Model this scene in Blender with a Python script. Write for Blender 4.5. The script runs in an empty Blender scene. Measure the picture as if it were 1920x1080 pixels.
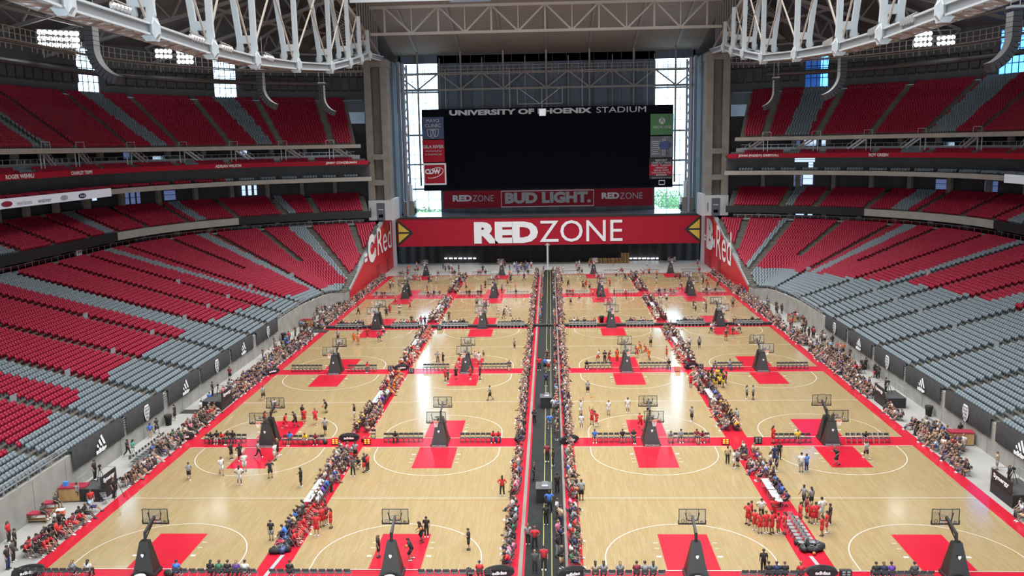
import bpy, math, random
import numpy as np
from mathutils import Matrix, Vector
R=random.Random(7); PI=math.pi
SC=bpy.context.scene; COL=SC.collection
SKY=6.5;ROOFP=160000;ENDP=20000;BACKP=80000;EXPO=0.08;SPREAD=2.1

# ---------------------------------------------------------------- camera
CF,PIT,YAW,ROL,CH,CX=1662.75,.1598,-.0447,-.0180,29.37,.779
def ray(px,py):
    a=(px-960)/CF;b=-(py-540)/CF
    cr,sr=math.cos(ROL),math.sin(ROL);r=a*cr-b*sr;u=a*sr+b*cr
    cp,sp=math.cos(PIT),math.sin(PIT);f=cp+u*sp;u=-sp+u*cp
    cy,sy=math.cos(YAW),math.sin(YAW)
    return (r*cy+f*sy,-r*sy+f*cy,u)
def at(px,py,Y):
    d=ray(px,py);t=Y/d[1];return (CX+d[0]*t,Y,CH+d[2]*t)
def atx(px,py,X):
    d=ray(px,py);t=(X-CX)/d[0];return (X,d[1]*t,CH+d[2]*t)
def ground(px,py,z=0.0):
    d=ray(px,py);t=(z-CH)/d[2];return (CX+d[0]*t,d[1]*t,z)
e0=Vector(ray(960,540));er=Vector(ray(960+CF,540))-e0;eu=Vector(ray(960,540-CF))-e0
cd=bpy.data.cameras.new('camera');cam=bpy.data.objects.new('camera',cd);COL.objects.link(cam)
M=Matrix((er.normalized(),eu.normalized(),-e0.normalized())).transposed().to_4x4();M.translation=(CX,0,CH)
cam.matrix_world=M;cd.sensor_width=36;cd.lens=CF/1920*36;cd.clip_end=2000;SC.camera=cam
def proj(x,y,z):
    d=Vector((x-CX,y,z-CH));w=d.dot(e0.normalized())
    return 960+CF*d.dot(er.normalized())/w,540-CF*d.dot(eu.normalized())/w,w
# ---------------------------------------------------------------- world, light, exposure
W=bpy.data.worlds.new('sky');SC.world=W;W.use_nodes=True
nb=W.node_tree.nodes['Background'];nb.inputs[0].default_value=(.62,.82,1,1);nb.inputs[1].default_value=SKY
def area(name,loc,rot,sx,sy,power,col,spread):
    l=bpy.data.lights.new(name,'AREA');l.shape='RECTANGLE';l.size=sx;l.size_y=sy;l.energy=power;l.color=col
    l.spread=spread;o=bpy.data.objects.new(name,l);o.location=loc;o.rotation_euler=rot;COL.objects.link(o);return o
area('roof_daylight',(0,102,67.5),(0,0,0),72,152,ROOFP,(1,.985,.965),SPREAD)
area('skylight_daylight',(0,199,60.8),(-.226,0,0),60,20,ENDP,(1,.985,.965),1.7)
area('south_window_daylight',(0,-66,22),(PI/2,0,0),150,34,BACKP,(.93,.97,1),2.6)
SC.view_settings.view_transform='Standard';SC.view_settings.look='None';SC.view_settings.gamma=1
SC.view_settings.use_curve_mapping=False;SC.view_settings.exposure=EXPO
cy=SC.cycles;cy.max_bounces=5;cy.diffuse_bounces=3;cy.glossy_bounces=2;cy.transmission_bounces=2;cy.transparent_max_bounces=8
cy.caustics_reflective=False;cy.caustics_refractive=False;cy.use_denoising=True;cy.sample_clamp_indirect=4
# ---------------------------------------------------------------- materials
def mat(name,c,rough=.6,metal=0,noise=0,scale=3,emit=None,es=0,spec=None,alpha=1):
    m=bpy.data.materials.new(name);m.use_nodes=True;nt=m.node_tree;b=nt.nodes['Principled BSDF']
    b.inputs['Base Color'].default_value=(*c,1);b.inputs['Roughness'].default_value=rough;b.inputs['Metallic'].default_value=metal
    if spec is not None:b.inputs['Specular IOR Level'].default_value=spec
    if emit:b.inputs['Emission Color'].default_value=(*emit,1);b.inputs['Emission Strength'].default_value=es
    if alpha<1:b.inputs['Alpha'].default_value=alpha
    if noise:
        tc=nt.nodes.new('ShaderNodeTexCoord');n=nt.nodes.new('ShaderNodeTexNoise');n.inputs['Scale'].default_value=scale;n.inputs['Detail'].default_value=5
        r=nt.nodes.new('ShaderNodeValToRGB');e=r.color_ramp.elements
        e[0].position=.3;e[1].position=.7;e[0].color=(*[v*(1-noise) for v in c],1);e[1].color=(*[min(1,v*(1+noise)) for v in c],1)
        nt.links.new(tc.outputs['Object'],n.inputs['Vector']);nt.links.new(n.outputs['Fac'],r.inputs[0]);nt.links.new(r.outputs[0],b.inputs['Base Color'])
    return m
def planks(name,c1,c2,cm,sx,sy,rough,rot=0,wear=.0):
    m=mat(name,c1,rough);nt=m.node_tree;b=nt.nodes['Principled BSDF']
    tc=nt.nodes.new('ShaderNodeTexCoord');mp=nt.nodes.new('ShaderNodeMapping');mp.inputs['Rotation'].default_value=(0,0,rot)
    br=nt.nodes.new('ShaderNodeTexBrick');br.inputs['Color1'].default_value=(*c1,1);br.inputs['Color2'].default_value=(*c2,1);br.inputs['Mortar'].default_value=(*cm,1)
    br.inputs['Scale'].default_value=1;br.inputs['Brick Width'].default_value=sx;br.inputs['Row Height'].default_value=sy;br.inputs['Mortar Size'].default_value=.008;br.inputs['Mortar Smooth'].default_value=.3
    br.offset=.37
    nt.links.new(tc.outputs['Object'],mp.inputs[0]);nt.links.new(mp.outputs[0],br.inputs[0])
    n=nt.nodes.new('ShaderNodeTexNoise');n.inputs['Scale'].default_value=.35;n.inputs['Detail'].default_value=4
    nt.links.new(tc.outputs['Object'],n.inputs['Vector'])
    mx=nt.nodes.new('ShaderNodeMix');mx.data_type='RGBA';mx.blend_type='MULTIPLY';mx.inputs[0].default_value=.12
    nt.links.new(br.outputs[0],mx.inputs[6]);nt.links.new(n.outputs['Color'],mx.inputs[7]);nt.links.new(mx.outputs[2],b.inputs['Base Color'])
    return m
WOOD=planks('court_maple',(.318,.246,.134),(.283,.212,.108),(.185,.13,.06),1.8,.16,.115,PI/2)
REDF=mat('red_floor_paint',(.40,.010,.026),.22,noise=.05,scale=.5)
WHITE=mat('white_line_paint',(.5,.49,.44),.35)
CONC=mat('concrete_floor',(.29,.29,.28),.5,noise=.14,scale=.25)
CONCW=mat('concrete_wall',(.27,.268,.25),.8,noise=.16,scale=.6)
STEP=mat('terrace_concrete',(.115,.112,.10),.85,noise=.2,scale=.8)
FASC=mat('precast_fascia',(.36,.35,.32),.8,noise=.1,scale=.4)
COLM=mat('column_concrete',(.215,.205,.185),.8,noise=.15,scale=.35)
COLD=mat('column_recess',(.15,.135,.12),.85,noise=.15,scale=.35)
BLACK=mat('matte_black',(.012,.012,.014),.6)
CLOTHB=mat('black_fabric',(.018,.017,.019),.85,noise=.3,scale=2)
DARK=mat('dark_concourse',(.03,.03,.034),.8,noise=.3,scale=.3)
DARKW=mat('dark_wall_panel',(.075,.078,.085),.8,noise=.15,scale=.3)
STEEL=mat('painted_white_steel',(.46,.51,.545),.45)
STEELT=mat('tan_steel',(.33,.30,.275),.55)
STEELD=mat('grey_roof_steel',(.26,.245,.235),.6)
RUST=mat('brown_lattice',(.20,.14,.115),.7)
GREY=mat('grey_metal',(.30,.32,.34),.5,.2)
SILV=mat('silver_metal',(.55,.56,.57),.35,.6)
SIDING=planks('blue_grey_siding',(.12,.15,.205),(.115,.145,.197),(.09,.115,.155),40,3.2,.6,PI/2)
ROOFM=planks('roof_deck',(.29,.24,.20),(.265,.215,.18),(.16,.13,.115),30,1.4,.8)
ROOFD=mat('roof_side_deck',(.10,.085,.078),.85,noise=.15,scale=.2)
ROOFG=mat('roof_grey_strip',(.19,.20,.22),.8)
SEATR=mat('red_seat_plastic',(.29,.011,.036),.42,spec=.25)
SEATG=mat('grey_seat_plastic',(.165,.205,.232),.42,spec=.25)
SIGNR=mat('sign_red',(.36,.009,.028),.6,spec=.2)
WALLR=mat('red_wall_paint',(.50,.012,.022),.45)
SIGNW=mat('sign_white',(.78,.80,.84),.5)
SIGNG=mat('sign_grey_letters',(.45,.47,.52),.5)
YELL=mat('sign_yellow',(.62,.46,.05),.5)
LINEY=mat('yellow_line',(.22,.205,.06),.7)
SCREEN=mat('screen_black',(.002,.003,.006),.6,spec=.03)
NAVY=mat('sign_navy',(.02,.045,.13),.5)
GREEN=mat('sign_green',(.035,.17,.05),.5)
ORANGE=mat('orange_plastic',(.75,.11,.03),.4)
BLUE=mat('blue_plastic',(.06,.22,.6),.4)
RIMM=mat('orange_rim',(.80,.13,.04),.4)
NETM=mat('white_net',(.8,.8,.8),.8)
TABLEM=mat('white_table_top',(.42,.45,.48),.5)
WOODC=mat('oak_cabinet',(.40,.24,.10),.5,noise=.2,scale=3)
VINYL=mat('maroon_vinyl',(.28,.02,.045),.45)
CHAIRM=mat('black_chair_plastic',(.035,.036,.04),.4)
CHAIRG=mat('grey_chair_plastic',(.20,.22,.23),.35)
BALLM=mat('ball_orange',(.50,.16,.05),.6)
CARPET=mat('black_carpet',(.017,.019,.02),.85,noise=.2,scale=2,spec=.12)
TAN=mat('tan_paint',(.30,.275,.24),.7)
LAMPM=mat('lamp_lit',(1,1,1),.3,emit=(.88,.95,1),es=9)
PLASTW=mat('clear_bag',(.55,.56,.55),.25)
LEAF=mat('tree_leaves',(.10,.22,.07),.8,noise=.4,scale=1)
BARK=mat('tree_bark',(.15,.10,.07),.9)
OUTG=mat('pale_paving',(.55,.52,.47),.9,noise=.1,scale=.05)
def glassm(name,fac,c):
    m=bpy.data.materials.new(name);m.use_nodes=True;nt=m.node_tree
    for n in list(nt.nodes):nt.nodes.remove(n)
    o=nt.nodes.new('ShaderNodeOutputMaterial');mx=nt.nodes.new('ShaderNodeMixShader');t=nt.nodes.new('ShaderNodeBsdfTransparent');g=nt.nodes.new('ShaderNodeBsdfGlossy')
    t.inputs[0].default_value=(*c,1);g.inputs['Roughness'].default_value=.05;g.inputs[0].default_value=(.8,.85,.9,1);mx.inputs[0].default_value=fac
    nt.links.new(t.outputs[0],mx.inputs[1]);nt.links.new(g.outputs[0],mx.inputs[2]);nt.links.new(mx.outputs[0],o.inputs[0]);return m
GLASS=glassm('window_glass',.04,(.9,.96,1))
GLASSB=glassm('blue_window_glass',.05,(.30,.55,.95))
ACRYL=glassm('acrylic',.06,(.86,.87,.88))
RAILG=glassm('rail_glass',.08,(.72,.76,.78))
# ---------------------------------------------------------------- mesh helpers
class MB:
    def __init__(s):s.v=[];s.f=[];s.m=[]
    def add(s,vs,fs,mi=0):
        b=len(s.v);s.v+=[tuple(p) for p in vs];s.f+=[tuple(i+b for i in f) for f in fs];s.m+=[mi]*len(fs);return s
    def box(s,c,d,mi=0,rz=0,mtx=None):
        x,y,z=d[0]/2,d[1]/2,d[2]/2;P=[(-x,-y,-z),(x,-y,-z),(x,y,-z),(-x,y,-z),(-x,-y,z),(x,-y,z),(x,y,z),(-x,y,z)]
        if rz:P=[(p[0]*math.cos(rz)-p[1]*math.sin(rz),p[0]*math.sin(rz)+p[1]*math.cos(rz),p[2]) for p in P]
        return s.add([(p[0]+c[0],p[1]+c[1],p[2]+c[2]) for p in P],[(0,3,2,1),(4,5,6,7),(0,1,5,4),(1,2,6,5),(2,3,7,6),(3,0,4,7)],mi)
    def bar(s,p,q,w,h=None,mi=0,up=(0,0,1)):
        h=h or w;p=Vector(p);q=Vector(q);d=(q-p)
        if d.length<1e-6:return s
        d.normalize();u=Vector(up)
        if abs(d.dot(u))>.98:u=Vector((0,1,0))
        a=d.cross(u).normalized();b=a.cross(d);V=[]
        for o in (p,q):
            for i,j in ((-1,-1),(1,-1),(1,1),(-1,1)):V.append(o+a*(i*w/2)+b*(j*h/2))
        return s.add(V,[(0,1,2,3),(7,6,5,4),(0,4,5,1),(1,5,6,2),(2,6,7,3),(3,7,4,0)],mi)
    def rings(s,rs,mi=0,cap=True,closed=False):
        n=len(rs[0]);V=[p for r in rs for p in r];F=[];K=len(rs)
        for k in range(K if closed else K-1):
            l=(k+1)%K
            for i in range(n):
                j=(i+1)%n;F.append((k*n+i,k*n+j,l*n+j,l*n+i))
        if cap and not closed:F+=[tuple(range(n))[::-1],tuple((K-1)*n+i for i in range(n))]
        return s.add(V,F,mi)
    def tube(s,pts,r,n=8,mi=0,cap=True):
        pts=[Vector(p) for p in pts];rs=[];rr=r if isinstance(r,(list,tuple)) else [r]*len(pts);a=None
        for i,p in enumerate(pts):
            d=(pts[min(i+1,len(pts)-1)]-pts[max(i-1,0)]).normalized()
            if a is None:
                a=d.cross(Vector((0,0,1)) if abs(d.z)<.9 else Vector((1,0,0))).normalized()
            else:
                a=(a-d*a.dot(d)).normalized()
            b=d.cross(a);e=rr[i];ex,ey=e if isinstance(e,(list,tuple)) else (e,e)
            rs.append([p+a*(ex*math.cos(2*PI*k/n))+b*(ey*math.sin(2*PI*k/n)) for k in range(n)])
        return s.rings(rs,mi,cap)
    def lathe(s,prof,c=(0,0,0),n=12,mi=0):
        return s.rings([[(c[0]+r*math.cos(2*PI*k/n),c[1]+r*math.sin(2*PI*k/n),c[2]+z) for k in range(n)] for r,z in prof],mi)
    def quad(s,a,b,c,d,mi=0):return s.add([a,b,c,d],[(0,1,2,3)],mi)
    def prism(s,poly,o,ex,ey,t,mi=0):
        o=Vector(o);ex=Vector(ex);ey=Vector(ey);n=ex.cross(ey).normalized()*t;k=len(poly)
        V=[o+ex*x+ey*y for x,y in poly]+[o+ex*x+ey*y+n for x,y in poly]
        return s.add(V,[tuple(range(k))[::-1],tuple(range(k,2*k))]+[(i,(i+1)%k,(i+1)%k+k,i+k) for i in range(k)],mi)
    def mesh(s,name,mats,smooth=False):
        me=bpy.data.meshes.new(name);me.from_pydata(s.v,[],s.f);
        for m in (mats if isinstance(mats,(list,tuple)) else [mats]):me.materials.append(m)
        if any(s.m):me.polygons.foreach_set('material_index',s.m)
        if smooth:me.polygons.foreach_set('use_smooth',[True]*len(s.f))
        me.update();return me
    def build(s,name,mats,parent=None,smooth=False):return link(name,s.mesh(name,mats,smooth),parent)
def link(name,data,parent=None,loc=None,rz=0):
    o=bpy.data.objects.new(name,data);COL.objects.link(o)
    if parent:o.parent=parent
    if loc:o.location=loc
    if rz:o.rotation_euler[2]=rz
    return o
LAB={}
def tag(o,label,cat,group=None):
    o['label']=label;o['category']=cat
    if group:o['group']=group
    LAB[label]=LAB.get(label,0)+1;return o
def thing(name,label,cat,loc=(0,0,0),rz=0,group=None):return tag(link(name,None,None,loc,rz),label,cat,group)
def struct(o):o['kind']='structure';return o
def stuff(o,label,cat):o['kind']='stuff';return tag(o,label,cat)
def copy_tree(o,parent=None):
    c=o.copy();COL.objects.link(c)
    if parent:c.parent=parent
    for ch in o.children:copy_tree(ch,c)
    return c
ORD='first second third fourth fifth sixth seventh eighth ninth tenth eleventh twelfth thirteenth fourteenth fifteenth sixteenth seventeenth eighteenth nineteenth twentieth'.split()
def ordn(i):
    if i<20:return ORD[i]
    return {2:'twenty',3:'thirty',4:'forty',5:'fifty'}[(i+1)//10]+'-'+ORD[(i+1)%10-1] if (i+1)%10 else {2:'twentieth',3:'thirtieth',4:'fortieth',5:'fiftieth'}[(i+1)//10]
TC={}
def text_mesh(body,bold=0.0):
    k=(body,bold)
    if k in TC:return TC[k]
    cu=bpy.data.curves.new('lettering','FONT');cu.body=body;cu.offset=bold;cu.resolution_u=3;cu.extrude=0.0
    t=bpy.data.objects.new('lettering',cu);COL.objects.link(t)
    dg=bpy.context.evaluated_depsgraph_get();me=bpy.data.meshes.new_from_object(t.evaluated_get(dg))
    v=np.array([p.co[:] for p in me.vertices]);f=[tuple(p.vertices) for p in me.polygons]
    bpy.data.objects.remove(t);v=v[:,:2];v-=v.min(0);v/=np.maximum(v.max(0),1e-6);TC[k]=(v,f);bpy.data.meshes.remove(me);return TC[k]
def letters(body,o,ex,ey,w,h,m,parent=None,bold=0.0,lift=.06,name='lettering',t=.05):
    v,f=text_mesh(body,bold);o=Vector(o);ex=Vector(ex);ey=Vector(ey);n=ex.cross(ey).normalized();k=len(v)
    P=[tuple(o+ex*(x*w)+ey*(y*h)+n*lift) for x,y in v];me=bpy.data.meshes.new(name);me.from_pydata(P,[],f);me.materials.append(m);me.update()
    return link(name,me,parent)
# ---------------------------------------------------------------- seating bowl in plan: radial line u, depth t
KK=np.arange(18)
FX=np.array([41.5]*11+[41.4,41.0,40.8,39.7,35.2,34.0,30.0])
FY=np.array([40.9,50.8,60.7,70.6,80.6,90.3,100.2,110.4,120.2,128.5,137.2,146,153,160,164.6,165.5,171,176])
BX=np.array([77.2]*11+[77,74,68.5,61.5,53,44.3,36])
BY=np.array([40.9,50.8,60.7,70.6,80.6,90.5,101,112.3,124.2,135.3,146.5,159.5,171.5,182,190,195.5,199,202])
FZ=np.array([3.2]*12+[3.0,2.6,2.2,1.8,1.6,1.5])
def cm(a,u):
    u=np.clip(np.asarray(u,float),0,16.9999);i=np.floor(u).astype(int);f=u-i
    p0=a[np.clip(i-1,0,17)];p1=a[i];p2=a[i+1];p3=a[np.clip(i+2,0,17)];m1=(p2-p0)/2;m2=(p3-p1)/2;h=f*f;g=h*f
    return (2*g-3*h+1)*p1+(g-2*h+f)*m1+(-2*g+3*h)*p2+(g-h)*m2
def bF(u):return cm(FX,u),cm(FY,u),np.interp(u,KK,FZ)
def bB(u):return cm(BX,u),cm(BY,u)
def bD(u):
    fx,fy,_=bF(u);bx,by=bB(u);dx,dy=bx-fx,by-fy;l=np.hypot(dx,dy);return dx/l,dy/l
def lower(u,t):
    fx,fy,fz=bF(u);bx,by=bB(u);return fx+(bx-fx)*t,fy+(by-fy)*t,fz+(12-fz)*t
def off(u,r):
    bx,by=bB(u);dx,dy=bD(u);return bx+dx*r,by+dy*r
def tierf(r0,z0,r1,z1):
    def f(u,t):
        x,y=off(u,r0+(r1-r0)*t);return x,y,z0+(z1-z0)*t+0*u
    return f
club=tierf(-.5,15.0,9.5,18.4);upper=tierf(1.0,30.2,18,41.0)
US=[i*.25 for i in range(0,68)]
def cx(x):return max(x,38.6)
def band(mb,side,prof,u0,u1,mi=0,cap=True):
    """sweep a closed (r,z) profile along the bowl curve"""
    us=[u0]+[u for u in US if u0+.01<u<u1-.01]+[u1];rs=[]
    for u in us:
        ring=[]
        for r,z in prof:
            x,y=off(u,r);ring.append((side*max(float(x),38.7),float(y),z))
        rs.append(ring if side>0 else ring[::-1])
    mb.rings(rs,mi,cap)
def steps(mb,side,surf,n,u0,u1,mi=0,under=.5):
    """stepped terrace: n treads along the bowl"""
    us=[u0]+[u for u in US if u0+.01<u<u1-.01]+[u1];nu=len(us);V=[];
    for u in us:
        for i in range(n):
            x,y,z=surf(u,i/n);z1=z
            x2,y2,_=surf(u,(i+1)/n);V+=[(side*cx(float(x)),float(y),float(z1)),(side*cx(float(x2)),float(y2),float(z1))]
    F=[];k=2*n
    for a in range(nu-1):
        for j in range(k-1):
            q=(a*k+j,a*k+j+1,(a+1)*k+j+1,(a+1)*k+j);F.append(q if side<0 else q[::-1])
    mb.add(V,F,mi)
AIS={'lower':[(i,0) for i in range(9)]+[(8.97,0),(9.87,0),(10.93,0),(11.96,.44),(12.88,0),(13.93,.41),(14.97,0),(16,.5)],
     'club':[(u,0) for u in (2,3,4,5,6,7,8.15,9.0,9.97,10.73,11.45,12.36,13.42,14.47,15.2)],
     'upper':[(u,0) for u in (3,4,5,6,7,8,9.15,10.0,11.33,12.4,13.45,14.52,15.65)]}
for s,sd in ((-1,'left'),(1,'right')):
    mb=MB();steps(mb,s,lower,42,0,16.99)
    struct(mb.build('terrace_%s'%sd,STEP))
    mb=MB();steps(mb,s,club,12,0,16.4)
    struct(mb.build('club_terrace_%s'%sd,STEP))
    mb=MB();steps(mb,s,upper,24,0,16.2)
    struct(mb.build('upper_terrace_%s'%sd,STEP))
    # slabs, soffits and back walls behind the tiers
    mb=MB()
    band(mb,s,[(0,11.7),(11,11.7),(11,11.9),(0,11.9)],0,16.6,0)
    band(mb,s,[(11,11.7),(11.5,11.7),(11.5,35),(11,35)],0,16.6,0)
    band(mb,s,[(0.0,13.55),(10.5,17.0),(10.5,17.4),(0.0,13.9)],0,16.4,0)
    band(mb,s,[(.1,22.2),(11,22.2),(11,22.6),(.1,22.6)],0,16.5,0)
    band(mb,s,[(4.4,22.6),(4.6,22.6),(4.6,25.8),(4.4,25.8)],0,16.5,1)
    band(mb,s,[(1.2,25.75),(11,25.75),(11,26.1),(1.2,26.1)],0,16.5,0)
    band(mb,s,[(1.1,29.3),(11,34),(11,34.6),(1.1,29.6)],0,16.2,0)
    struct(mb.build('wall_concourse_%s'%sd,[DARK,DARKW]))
    mb=MB()
    band(mb,s,[(-.2,21.95),(.2,21.95),(.2,22.85),(-.2,22.85)],10.62 if s<0 else 3,16.5)
    band(mb,s,[(.7,29.35),(1.1,29.35),(1.1,30.15),(.7,30.15)],0,16.3)
    band(mb,s,[(-.8,13.75),(-.45,13.75),(-.45,15.15),(-.8,15.15)],10.66,13.42)
    struct(mb.build('trim_fascia_%s'%sd,FASC))
    mb=MB()
    band(mb,s,[(-.85,13.7),(-.45,13.7),(-.45,15.2),(-.85,15.2)],0,10.66)
    band(mb,s,[(-.85,13.7),(-.45,13.7),(-.45,15.2),(-.85,15.2)],13.42,16.45)
    struct(mb.build('trim_black_fascia_%s'%sd,BLACK))
    mb=MB();band(mb,s,[(.55,25.6),(1.15,25.6),(1.15,26.55),(.55,26.55)],0,16.45)
    rb=tag(mb.build('ribbon_board',SIGNR),'long red ribbon board with white names along the %s suite level'%sd,'sign','red ribbon boards')
    nm=[('ROGER WEHRLI',9,336,62,330.5),('CHARLEY TRIPPI',132,327.5,171,324),('ADRIAN WILSON',403,315.5,452,311.8),('JIMMY CONZELMAN',611,310,669,306.5)] if s<0 else [('JOHN (PADDY) DRISCOLL',1385,296,1461,291.5),('ROY GREEN',1630,293,1666,289.3)]
    for tx,xa,ya,xb,yb in nm:
        def onr(px):
            best=min(np.linspace(4,16.4,1200),key=lambda u:abs(proj(s*float(off(u,.5)[0]),float(off(u,.5)[1]),26.05)[0]-px));x,y=off(best,.45);return Vector((s*float(x),float(y),25.78))
        A,B_=onr(xa),onr(xb);d=(B_-A);L=d.length;letters(tx,A,d/L,(0,0,1),L,.62,SIGNW,rb,.03,.12)
    # two rows of seats level with the ribbon, low wall, rails
    mb=MB();band(mb,s,[(1.15,26.1),(3.6,26.1),(3.6,26.9),(2.4,26.9),(2.4,26.5),(1.15,26.5)],0,16.4,0)
    band(mb,s,[(3.7,26.1),(3.9,26.1),(3.9,27.75),(3.7,27.75)],0,16.3,1)
    band(mb,s,[(10.2,18.3),(10.4,18.3),(10.4,18.9),(10.2,18.9)],4,10.8,2)
    band(mb,s,[(0.4,12.0),(.7,12.0),(.7,12.35),(.4,12.35)],0,16.3,1)
    struct(mb.build('trim_parapet_%s'%sd,[STEP,GREY,FASC]))
    mb=MB()
    for z0,z1,r,ue in ((12.35,13.15,.55,16.3),(27.75,28.45,3.8,16.2)):
        band(mb,s,[(r-.04,z0),(r+.04,z0),(r+.04,z0+.06),(r-.04,z0+.06)],0,ue,0)
        band(mb,s,[(r-.03,z1),(r+.03,z1),(r+.03,z1+.05),(r-.03,z1+.05)],0,ue,0)
        for u in np.arange(5,ue,.16):
            x,y=off(u,r)
            if x>38.8:mb.box((s*float(x),float(y),(z0+z1)/2),(.06,.06,z1-z0),0)
    struct(mb.build('trim_railing_%s'%sd,SILV))
    mb=MB()
    for z0,z1,r,ue in ((12.4,13.1,.55,16.3),(27.8,28.4,3.8,16.2)):
        band(mb,s,[(r-.01,z0),(r+.01,z0),(r+.01,z1),(r-.01,z1)],3,ue,0)
    struct(mb.build('trim_rail_glass_%s'%sd,RAILG))
    # concourse columns between the tiers
    k=0
    for u in np.arange(5.6,16.3,.68):
        for r,z0,z1,w in ((4.5,11.9,14.6,.8),(9.9,17.2,22.2,.9),(5.5,26.1,30.8,.9)):
            x,y=off(u,r)
            if x<39.6:continue
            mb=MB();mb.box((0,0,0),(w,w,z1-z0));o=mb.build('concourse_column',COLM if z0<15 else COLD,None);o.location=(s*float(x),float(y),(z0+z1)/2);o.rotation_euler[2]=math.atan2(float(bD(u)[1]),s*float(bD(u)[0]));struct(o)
    # upper outer wall with tall windows, side roof
    win=[(11.71,12.06),(13.9,14.27)] if s<0 else [(14.85,15.25),(11.85,12.25)]
    win=sorted(win);segs=[];p=0
    for a,b in win:segs.append((p,a));p=b
    segs.append((p,16.6));mb=MB()
    for a,b in segs:
        band(mb,s,[(20,38),(20.5,38),(20.5,52),(20,52)],a,b,0)
        for u in np.arange(a+.1,b-.05,.16):
            if u>6:band(mb,s,[(19.5,43.3),(20,42.9),(20,46.6),(19.5,46.2)],u,min(u+.13,b),1)
    for a,b in win:band(mb,s,[(20,38),(20.5,38),(20.5,41.2),(20,41.2)],a,b,0);band(mb,s,[(20,50),(20.5,50),(20.5,52),(20,52)],a,b,0)
    band(mb,s,[(18,40.7),(20,40.7),(20,41.0),(18,41.0)],0,16.5,0)
    struct(mb.build('wall_outer_%s'%sd,[DARKW,mat('padded_panel_'+sd,(.05,.05,.055),.7,noise=.2,scale=.5)]))
    for i,(a,b) in enumerate(win):
        mb=MB();band(mb,s,[(20.2,41.2),(20.24,41.2),(20.24,50),(20.2,50)],a,b)
        wo=struct(mb.build('window_%d'%(i+3 if s<0 else i+5),GLASS if s<0 else GLASSB))
        mb=MB()
        for z in (41.2,43.4,45.6,46.1,47.5,49.3):band(mb,s,[(20.0,z),(20.3,z),(20.3,z+.16),(20.0,z+.16)],a,b)
        for u in np.linspace(a,b,5):
            x,y=off(u,20.1);mb.box((s*float(x),float(y),45.6),(.14,.14,8.8))
        mb.build('window_frame',BLACK,wo)
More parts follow.
